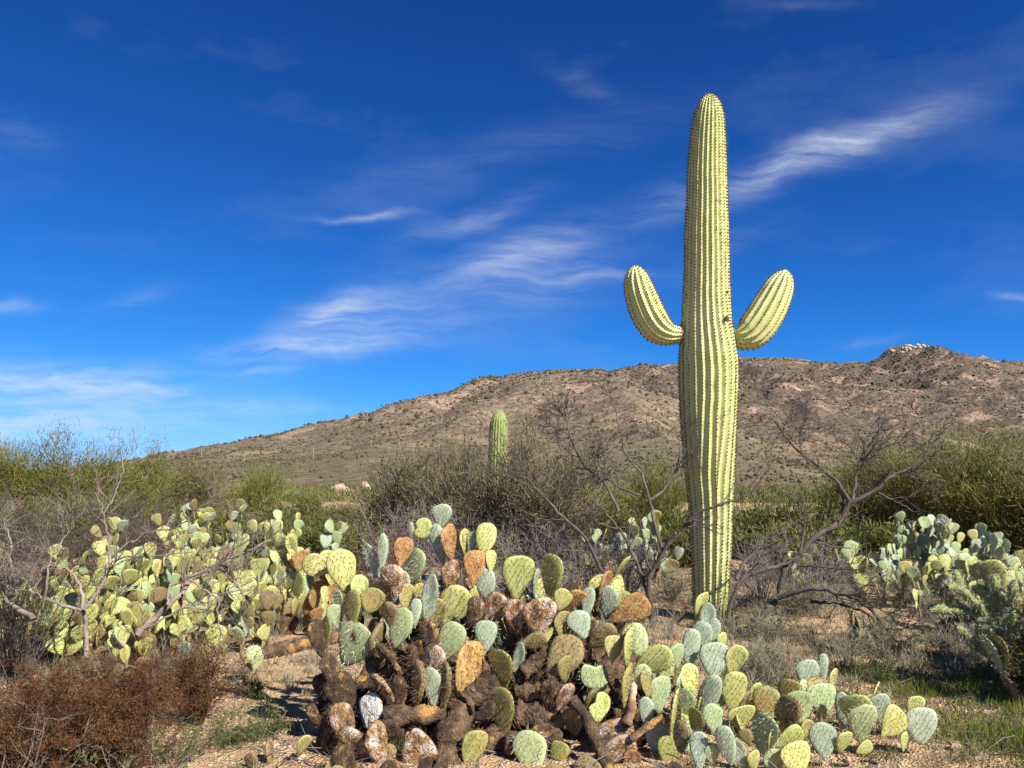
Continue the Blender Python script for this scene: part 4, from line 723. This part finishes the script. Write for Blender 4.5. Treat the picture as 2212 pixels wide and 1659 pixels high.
def broom(name, px, Y, h, rad, label, cat, group=None, stems=9, nt=9000, bark='pv_bark', leaf='pv_twig', tw=.012, tl=.2, upd=.4, bare=None, leaf2=None, n2=0, lw=None, seedz=0.0, x=None):
    """bushy plant: spreading stems, forked branches, and very many fine twigs that make up the crown"""
    x0 = P(px, 1100, Y).x if x is None else x; loc = Vector((x0, Y, gz1(x0, Y) - .03)); th = thing(name, loc, label, cat, group); polys = []; tips = []
    for i in range(stems):
        a = i * 6.283 / stems + rng.random() * .6; sp = .2 + 1.0 * rng.random(); d = np.array([math.cos(a) * sp * rad / h, math.sin(a) * sp * rad / h, 1.0])
        L = h * .62 * (.5 + .68 * rng.random()); pl_ = limb_poly(np.array([math.cos(a) * .08, math.sin(a) * .08, 0.]), d, L, .012 + .012 * h, 7, .12, .02, .45); polys.append((0, pl_))
        for _ in range(9):
            f = .04 + .96 * rng.random(); k = min(int(f * 7), 6); q = limb_poly(pl_[0][k], rot_dir(pl_[0][k + 1] - pl_[0][k], .35 + .6 * rng.random(), rng.random() * 6.28), h * .32 * (.6 + .7 * rng.random()), pl_[1][k] * .6, 5, .18, .06, .4); polys.append((1, q)); 
            for _ in range(4):
                k2 = rng.integers(1, 5); q2 = limb_poly(q[0][k2], rot_dir(q[0][k2 + 1 if k2 < 5 else 5] - q[0][k2 - 1], .3 + .6 * rng.random(), rng.random() * 6.28), h * .19 * (.6 + .7 * rng.random()), max(q[1][k2] * .6, .004), 4, .2, .08, .4); polys.append((2, q2)); tips.append(q2[0])
    V, f = tubes([p for l, p in polys if l == 0], 6); obj('trunk', npmesh('trunk', V, [f], [M[bark]], smooth=True), th)
    V, f = tubes([p for l, p in polys if l > 0], 3); obj('branches', npmesh('branches', V, [f], [M[bark]]), th, kind='stuff')
    tips = np.array(tips); m = len(tips)
    def fuzz(n, mt, tw, tl, nm, spread):
        i = rng.integers(0, m, n); k = rng.integers(0, 5, n); p = tips[i, k] + rng.normal(size=(n, 3)) * spread * np.array([1, 1, .8]); p[:, 2] = np.maximum(p[:, 2], .02)
        d = (p - np.array([0, 0, h * .15])); d /= np.linalg.norm(d, axis=1, keepdims=True); d = d * .6 + rng.normal(size=(n, 3)) * .45; d[:, 2] += upd
        V, q, t = blades(p, d, tl * (.4 + .9 * rng.random(n)), np.full(n, tw) * (.6 + .8 * rng.random(n)), .25); obj(nm, npmesh(nm, V, [q, t], [M[mt]]), th, kind='stuff')
    fuzz(nt, leaf, tw, tl, 'crown', .055 * h)
    if leaf2: fuzz(n2, leaf2, lw or tw * 1.5, tl * .3, 'leaves', .06 * h)
    return th
PVL = 'feathery olive green palo verde standing behind the bank of prickly pears'
for (px, Y, h, rad) in ((35, 24, 3.35, 1.5), (150, 23, 3.45, 1.6), (265, 24.5, 3.1, 1.5), (-60, 22, 3.0, 1.5)): broom('palo_verde', px, Y, h, rad, {35: 'feathery palo verde with grey green tips behind the brown brush', 150: 'tallest feathery palo verde behind the prickly pear bank', 265: 'olive palo verde sloping down towards the end of the hill', -60: 'low palo verde at the outer end of the palo verde row'}[px], 'tree', 'palo verdes behind the left bank', nt=15000, tw=.014, leaf2='creo', n2=5000, lw=.022)
broom('palo_verde', 420, 31, 3.0, 1.3, 'brownish olive bush between the two green bushes below the hill spur', 'bush', nt=8000, leaf='mesq_leaf', bark='bark_dark', tw=.016)
broom('palo_verde', 352, 33, 2.5, 1.0, 'small round olive bush under the low end of the hill', 'bush', nt=6000, tw=.018)
broom('palo_verde', 560, 29, 2.85, 1.25, 'yellow stemmed palo verde bush below the hill spur', 'bush', nt=9000, tw=.015)
CG = 'creosote bushes on the flat'; CL = 'dark green creosote bush on the flat before the hills'
for (px, Y, h, rad) in ((660, 25, 1.5, 1.3), (745, 23, 1.35, 1.2), (830, 27, 1.4, 1.3), (500, 22, 1.2, 1.2), (390, 20, 1.3, 1.2), (300, 18, 1.5, 1.1), (180, 17, 1.5, 1.2), (60, 16, 1.6, 1.2), (1240, 22, 1.6, 1.3), (1350, 24, 1.7, 1.3), (1610, 17, 1.6, 1.1), (1710, 16, 1.65, 1.1), (1800, 18, 1.5, 1.2), (950, 22, 1.3, 1.2), (610, 19, 1.25, 1.2), (700, 17, 1.1, 1.1), (770, 15, 1.0, 1.0), (560, 15, 1.1, 1.0), (450, 16, 1.25, 1.1), (870, 20, 1.3, 1.1), (1080, 19, 1.3, 1.1), (1170, 20, 1.4, 1.1), (1480, 15, 1.3, .9), (1660, 13.5, 1.15, .9), (1880, 14.5, 1.25, .9), (1300, 17, 1.3, 1.0), (1760, 13, 1.0, .9)):
    broom('creosote_bush', px, Y, h, rad, ('low ' if h < 1.2 else '') + ('nearer ' if Y < 18 else '') + 'dark green creosote bush ' + lm(px), 'bush', CG, stems=10, nt=7000, bark='bark_dark', leaf='creo', tw=.020, tl=.11, upd=.3)
TL = 'brown twiggy thicket tree with sparse yellow leaves around the short saguaro'; TG = 'twiggy trees around the short saguaro'
for (px, Y, h, rad) in ((880, 17.5, 3.0, 1.15), (965, 18.5, 3.05, 1.0), (1020, 15.3, 2.3, .9), (1150, 15.0, 2.9, 1.0), (1230, 16.5, 2.5, 1.0)):
    broom('thicket_tree', px, Y, h, rad, {880: 'brown twiggy thicket tree with yellow leaves above the tan boulders', 965: 'tallest brown thicket tree close behind the short saguaro', 1020: 'short twiggy thicket tree crossing the foot of the short saguaro', 1150: 'brown thicket tree with yellow tips between short saguaro and forked mesquite', 1230: 'lower brown thicket tree touching the forked mesquite'}[px], 'tree', TG, stems=8, nt=3600, bark='bark_dark', leaf='twig_mid', tw=.011, tl=.32, upd=.35, leaf2='mesq_leaf', n2=5000, lw=.02)
broom('palo_verde', 1420, 19, 2.45, 1.0, 'olive palo verde behind the forked bare mesquite', 'tree', nt=8000, tw=.013)
RP = 'broad bright green palo verde behind the heaped prickly pears'
for (px, Y, h, rad) in ((1960, 17.5, 2.7, 1.3), (2075, 16.8, 3.05, 1.5), (2190, 16, 3.05, 1.5), (2300, 15, 3.0, 1.5), (1890, 19, 2.3, 1.1)): broom('palo_verde', px, Y, h, rad, {1960: 'green palo verde rising directly behind the blue green heap of prickly pears', 2075: 'tall bright green palo verde above the orange tinted prickly pear heap', 2190: 'broad green palo verde above the pale yellow prickly pears', 2300: 'green palo verde behind the cholla and creosote bush', 1890: 'low palo verde behind the fine tips of the leaning mesquite'}[px], 'tree', 'palo verdes on the right', nt=18000, tw=.012, tl=.17, leaf2='pv_twig', n2=9000, lw=.02)
# grey leafless brush in the middle ground
def brush(name, px, Y, h, rad, label, cat, group, n1=60, twig='twig_grey', leaf=None, nl=0, lw=.01, ll=.03, dens=4, thick=.006):
    x0 = P(px, 1100, Y).x; loc = Vector((x0, Y, gz1(x0, Y) - .02)); th = thing(name, loc, label, cat, group); polys = []; st = []
    for i in range(n1):
        a = rng.random() * 6.28; e = rng.random() ** .6; d = np.array([math.cos(a) * e * rad, math.sin(a) * e * rad, h * (1.05 - .55 * e * rng.random())])
        q = limb_poly(np.array([math.cos(a) * rad * .12 * rng.random(), math.sin(a) * rad * .12 * rng.random(), 0.]), d, np.linalg.norm(d), thick * (.6 + .8 * rng.random()), 6, .14, -.01, .3); st.append(q)
        sprout(polys, q, 1, 2, dens * .75, h * .38, .24, 0.0, .55, (.3, 1.0), .2, max(.0014, .00032 * Y))
    V, f = tubes(st, 4); obj('stems', npmesh('stems', V, [f], [M[twig]]), th, kind='stuff')
    V, f = tubes(polys, 3); obj('twigs', npmesh('twigs', V, [f], [M[twig]]), th, kind='stuff')
    if leaf:
        pts = np.concatenate([p for p, r in polys]); i = rng.integers(0, len(pts), nl); d = rng.normal(size=(nl, 3)); d[:, 2] += .3
        V, q, t = blades(pts[i] + rng.normal(size=(nl, 3)) * .012, d, ll * (.5 + rng.random(nl)), np.full(nl, lw), .3); obj('leaves', npmesh('leaves', V, [q, t], [M[leaf]]), th, kind='stuff')
    return th
BG = 'tangled grey brush behind the old prickly pear'; BL = 'tangled leafless grey brush behind the old woody prickly pear'
for (px, Y, h, rad) in ((1130, 11.0, 1.05, .9), (1250, 10.6, 1.0, .9), (1010, 11.6, 1.05, .8), (1340, 10.2, .8, .7), (1180, 9.2, .6, .6), (880, 12, 1.1, .8), (1640, 10.4, .9, .8), (1740, 10, .85, .8)): brush('dry_brush', px, Y, h, rad, ('low ' if h < .83 else 'tall ' if h > 1.0 else '') + 'tangled leafless grey brush ' + lm(px), 'brush', BG, n1=46, dens=5)
LBr = 'brown leafless brush rising behind the prickly pear bank'; 
for (px, Y, h, rad) in ((30, 10.5, 1.4, .8), (130, 11, 1.4, .9), (230, 11.5, 1.35, .9), (330, 13, 1.4, .9), (-40, 7.2, 1.3, .6), (60, 6.6, 1.2, .5)): brush('dry_brush', px, Y, h, rad, ('tall ' if h > 1.32 else 'lower ') + 'brown leafless brush ' + lm(px), 'brush', 'brown brush behind the left bank', n1=40, twig='twig', dens=5)
# red leaved bramble with small yellow leaves
for (px, Y, h) in ((835, 9.6, .95), (790, 9.3, .8)): 
    b = brush('red_leaf_shrub', px, Y, h, .35, 'small shrub with dark red and yellow leaves behind the old prickly pear', 'shrub', 'red leaved shrubs', n1=22, twig='twig', leaf='fruit', nl=420, lw=.022, ll=.035)
# rusty shrub at lower left and hanging rusty clump
brush('rusty_shrub', 195, 4.55, .5, .55, 'dense rust brown dry shrub at the foot of the pale branching shrub', 'shrub', None, n1=110, twig='rust', leaf='rust', nl=44000, lw=.0045, ll=.018, dens=6, thick=.003)
brush('rusty_shrub', 60, 4.6, .4, .45, 'rust brown dry shrub mixed with pale twigs beside the denser rusty one', 'shrub', None, n1=70, twig='twig_pale', leaf='rust', nl=18000, lw=.0045, ll=.018, dens=5, thick=.003)
brush('rusty_shrub', 452, 5.5, .52, .11, 'upright wisp of reddish dry stems at the edge of the sand', 'shrub', None, n1=50, twig='rust', leaf='rust', nl=5000, lw=.005, ll=.02, dens=5, thick=.003)
brush('thorn_twigs', 330, 4.3, .32, .5, 'pale thorny twigs with tiny green leaves before the rusty shrub', 'shrub', None, n1=16, twig='twig_pale', leaf='weed', nl=220, lw=.012, ll=.025, dens=3, thick=.005)
brush('thorn_twigs', 40, 4.1, .45, .45, 'bleached thorny branch litter at the end of the rusty shrubs', 'shrub', None, n1=16, twig='twig_pale', dens=4, thick=.006)
# small bursage / dry tufts on open ground
DG = 'dry grey bursage shrubs on the ground'; DL = 'low dry grey bursage shrub on the open ground by the saguaro'
for (px, py, h, rad) in ((1650, 1390, .3, .35), (1720, 1330, .35, .4), (1810, 1420, .25, .3), (1620, 1470, .28, .22), (1900, 1410, .3, .4), (2030, 1330, .4, .5), (2120, 1320, .4, .5), (1960, 1300, .35, .45), (2060, 1420, .3, .45), (560, 1310, .35, .4), (610, 1290, .35, .4), (1330, 1290, .4, .4), (1440, 1300, .4, .4), (1270, 1240, .4, .4), (1840, 1240, .35, .4), (720, 1250, .35, .35), (790, 1330, .3, .3), (1560, 1360, .25, .3)):
    brush('bursage', px, gdist(py), h, rad, 'low dry grey bursage shrub ' + lm(px), 'shrub', DG, n1=46, twig='bur', dens=5, thick=.003, leaf='weed' if random.random() < .5 else None, nl=700, lw=.008, ll=.03)
for (px, py, h, rad) in ((560, 1500, .13, .12), (590, 1580, .16, .2), (400, 1640, .2, .3), (520, 1600, .14, .16), (1640, 1450, .2, .22), (1880, 1480, .16, .2)):
    brush('weed_clump', px, gdist(py), h, rad, 'grey green leafy weed clump on sand ' + ('in the clearing' if px < 1000 else 'by the fresh prickly pear'), 'weed', 'leafy weed clumps on the sand', n1=40, twig='weed', dens=4, thick=.002, leaf='weed', nl=700, lw=.005, ll=.025)
# creosote bush and cholla at right edge
broom('creosote_bush', 2262, 6.2, .8, .42, 'dark leafy creosote bush overhanging the cholla and grass', 'bush', stems=9, nt=6000, bark='bark_dark', leaf='creo', tw=.009, tl=.045, upd=.2)
broom('creosote_bush', 2330, 5.9, 1.35, .7, 'taller creosote bush standing past the cholla shading the grass', 'bush', stems=9, nt=6000, bark='bark_dark', leaf='creo', tw=.009, tl=.045, upd=.2)
def joint_mesh():
    K, n = 14, 12; z = np.linspace(0, 1, K); r = .16 * np.sin(np.pi * np.clip(z * .92 + .06, 0, 1)) ** .5; V = []
    for k in range(K):
        for i in range(n):
            a = (i + .5 * (k % 2)) * 2 * math.pi / n; b = 1 + .22 * (1 if (i + k // 2) % 2 == 0 else -1) * (1 if 0 < k < K - 1 else 0); V.append((r[k] * b * math.cos(a), r[k] * b * math.sin(a), z[k]))
    V = np.array(V); i = np.arange(K - 1)[:, None] * n + np.arange(n)[None]; j = np.arange(K - 1)[:, None] * n + ((np.arange(n) + 1) % n)[None]; f = np.stack([i, j, j + n, i + n], -1).reshape(-1, 4)
    me = npmesh('joint', V, [f], [M['cholla']], smooth=True); m = 200; k = rng.integers(1, K - 1, m); a = rng.random(m) * 6.28; p = np.stack([r[k] * np.cos(a), r[k] * np.sin(a), z[k]], -1); d = p * np.array([1, 1, 0]) / .16 + rng.normal(size=(m, 3)) * .4
    V, q, t = blades(p, d, .12 + .12 * rng.random(m), np.full(m, .012), .05); return me, npmesh('spines', V, [q, t], [M['spine_pale']])
JM, JS = joint_mesh()
cx, cy = P(2165, 1480, 6.2).x, 6.2; CH = thing('cholla', (cx, cy, gz1(cx, cy)), 'jointed green cholla with dark woody stems at the grass edge', 'cactus')
woody(CH, Vector(CH.location), [Vector((cx, cy, 0)), Vector((cx - .06, cy, .22)), Vector((cx - .02, cy, .45))], [.05, .045, .035], M['w'], 'trunk', n=14, sides=8)
jq = [(Vector((-.02, 0, .43)), Vector((-.5, 0, .8)), 0), (Vector((-.04, 0, .38)), Vector((.6, .1, .6)), 0), (Vector((-.05, 0, .25)), Vector((-.8, -.3, .3)), 0), (Vector((-.05, 0, .3)), Vector((.3, -.6, .5)), 0), (Vector((0, 0, .44)), Vector((.1, .3, 1)), 0)]; c_ = 0
while jq and c_ < 42:
    b, d, lv = jq.pop(0); d = d.normalized(); L = random.uniform(.12, .19); o = obj('joint', JM, CH); o.matrix_local = Matrix.Translation(b) @ d.to_track_quat('Z', 'Y').to_matrix().to_4x4() @ Matrix.Diagonal((L * 1.25, L * 1.25, L, 1)); s = obj('spines', JS, o, kind='stuff'); c_ += 1
    if lv < 4:
        for _ in range(2): jq.append((b + d * L * random.uniform(.75, .98), d + Vector((random.gauss(0, .7), random.gauss(0, .7), random.gauss(.1, .4))), lv + 1))

# ------------------------------------------------------------------ ground cover
def ground_pts(n, f, y0=3.6, y1=9, fov=.74):
    yy = y0 + (y1 - y0) * rng.random(n); xx = yy * (rng.random(n) * 2 - 1) * fov; k = rng.random(n) < f(xx, yy); xx, yy = xx[k], yy[k]; return np.stack([xx, yy, gz(xx, yy)], -1)
def upd(n, s=.45): d = rng.normal(size=(n, 3)) * s; d[:, 2] = 1; return d
def sstep(a, b, x): t = np.clip((x - a) / (b - a), 0, 1); return t * t * (3 - 2 * t)
# lush grass at lower right
p = ground_pts(240000, lambda x, y: sstep(2.35, 3.2, x + .25 * fbm(x * 1.3, y * 1.3, 3, 88) + .1 * (y - 5)) * sstep(7.4, 6.6, y) * (.08 + .92 * sstep(-.25, .2, fbm(x * 1.9, y * 1.9, 4, 90))), 3.8, 7.5)
V, q, t = blades(p, upd(len(p), .4), .03 + .075 * rng.random(len(p)) ** 2, np.full(len(p), .0045), .5)
obj('grass', npmesh('grass', V, [q, t], [M['grass']]), kind='stuff', label='short bright green grass on the ground by the cholla', cat='grass')
# sparse weeds in tufts
def tufts(n, per, y0, y1, mt, hmin, hmax, w, nm, lab, seed, thr, cat):
    c = ground_pts(n, lambda x, y: (fbm(x * .9, y * .9, 3, seed) > thr) * np.where((x > -2.6) & (x < -1.0) & (y < 7.6), .3, 1.0), y0, y1); m = len(c); p = np.repeat(c, per, 0) + rng.normal(size=(m * per, 3)) * np.array([.035, .035, 0]); h = np.repeat(hmin + (hmax - hmin) * rng.random(m), per)
    V, q, t = blades(p, upd(m * per, .5), h * (.5 + .7 * rng.random(m * per)), np.full(m * per, w), .4); obj(nm, npmesh(nm, V, [q, t], [M[mt]]), kind='stuff', label=lab, cat=cat)
tufts(2400, 22, 3.7, 9.5, 'weed', .03, .11, .005, 'weeds', 'small grey green weeds dotted over the sand', 61, -.05, 'weeds')
tufts(2000, 20, 3.7, 12, 'straw', .03, .14, .004, 'dry_grass', 'dry straw coloured grass tufts over the sand', 62, .0, 'grass')
tufts(2200, 26, 6.3, 14, 'bur', .08, .25, .005, 'dry_undergrowth', 'dry grey undergrowth beneath the trees', 63, -.3, 'undergrowth')
# twig litter and gravel
n = 5200; p = ground_pts(n, lambda x, y: .25 + .75 * (fbm(x, y, 3, 64) > 0), 3.8, 9); d = rng.normal(size=(len(p), 3)) * np.array([1, 1, .08])
polys = [limb_poly(a + [0, 0, .008], b, .08 + .22 * r_, .002 + .003 * r_, 3, .15, 0, .5) for a, b, r_ in zip(p, d, rng.random(len(p)))]
V, f = tubes(polys, 3); obj('twig_litter', npmesh('twig_litter', V, [f], [M['twig_grey']]), kind='stuff', label='fallen grey twigs littering the ground', cat='litter')
p = ground_pts(16000, lambda x, y: .3 + .7 * (fbm(x * 1.2, y * 1.2, 3, 65) > -.1), 3.6, 9.5); s = .004 + .014 * rng.random(len(p)) ** 3; V, f = blobs(p + np.array([0, 0, .002]), s, s * .6, .18)
obj('gravel', npmesh('gravel', V, [f], [M['stone']]), kind='stuff', label='loose tan gravel strewn over the sand', cat='gravel')
for (px, py, s) in ((2150, 1490, .05), (1895, 1440, .06), (640, 1640, .05), (585, 1430, .045), (1760, 1620, .04), (2060, 1625, .04), (1830, 1645, .035), (520, 1470, .04)):
    Y = gdist(py); x = P(px, py, Y).x; o = obj('stone', random.choice(rocks), label='pale loose stone lying on the sand', cat='stone', group='loose stones on the sand'); o.location = (x, Y, gz1(x, Y) + s * .2); o.scale = (s * 1.2, s, s * .7); o.rotation_euler = (0, 0, random.uniform(0, 6))
# fallen cactus log at the edge of the clearing
q0, q1 = P(560, 1372, 7.4), P(760, 1310, 8.2); q0.z = gz1(q0.x, 7.4) + .05; q1.z = gz1(q1.x, 8.2) + .06
lg = thing('dead_log', q0, 'dark fallen cactus log lying at the back of the sandy clearing', 'log'); woody(lg, Vector(lg.location), [q0, (q0 + q1) / 2, q1], [.06, .075, .07], M['limb'], 'stem', n=20)
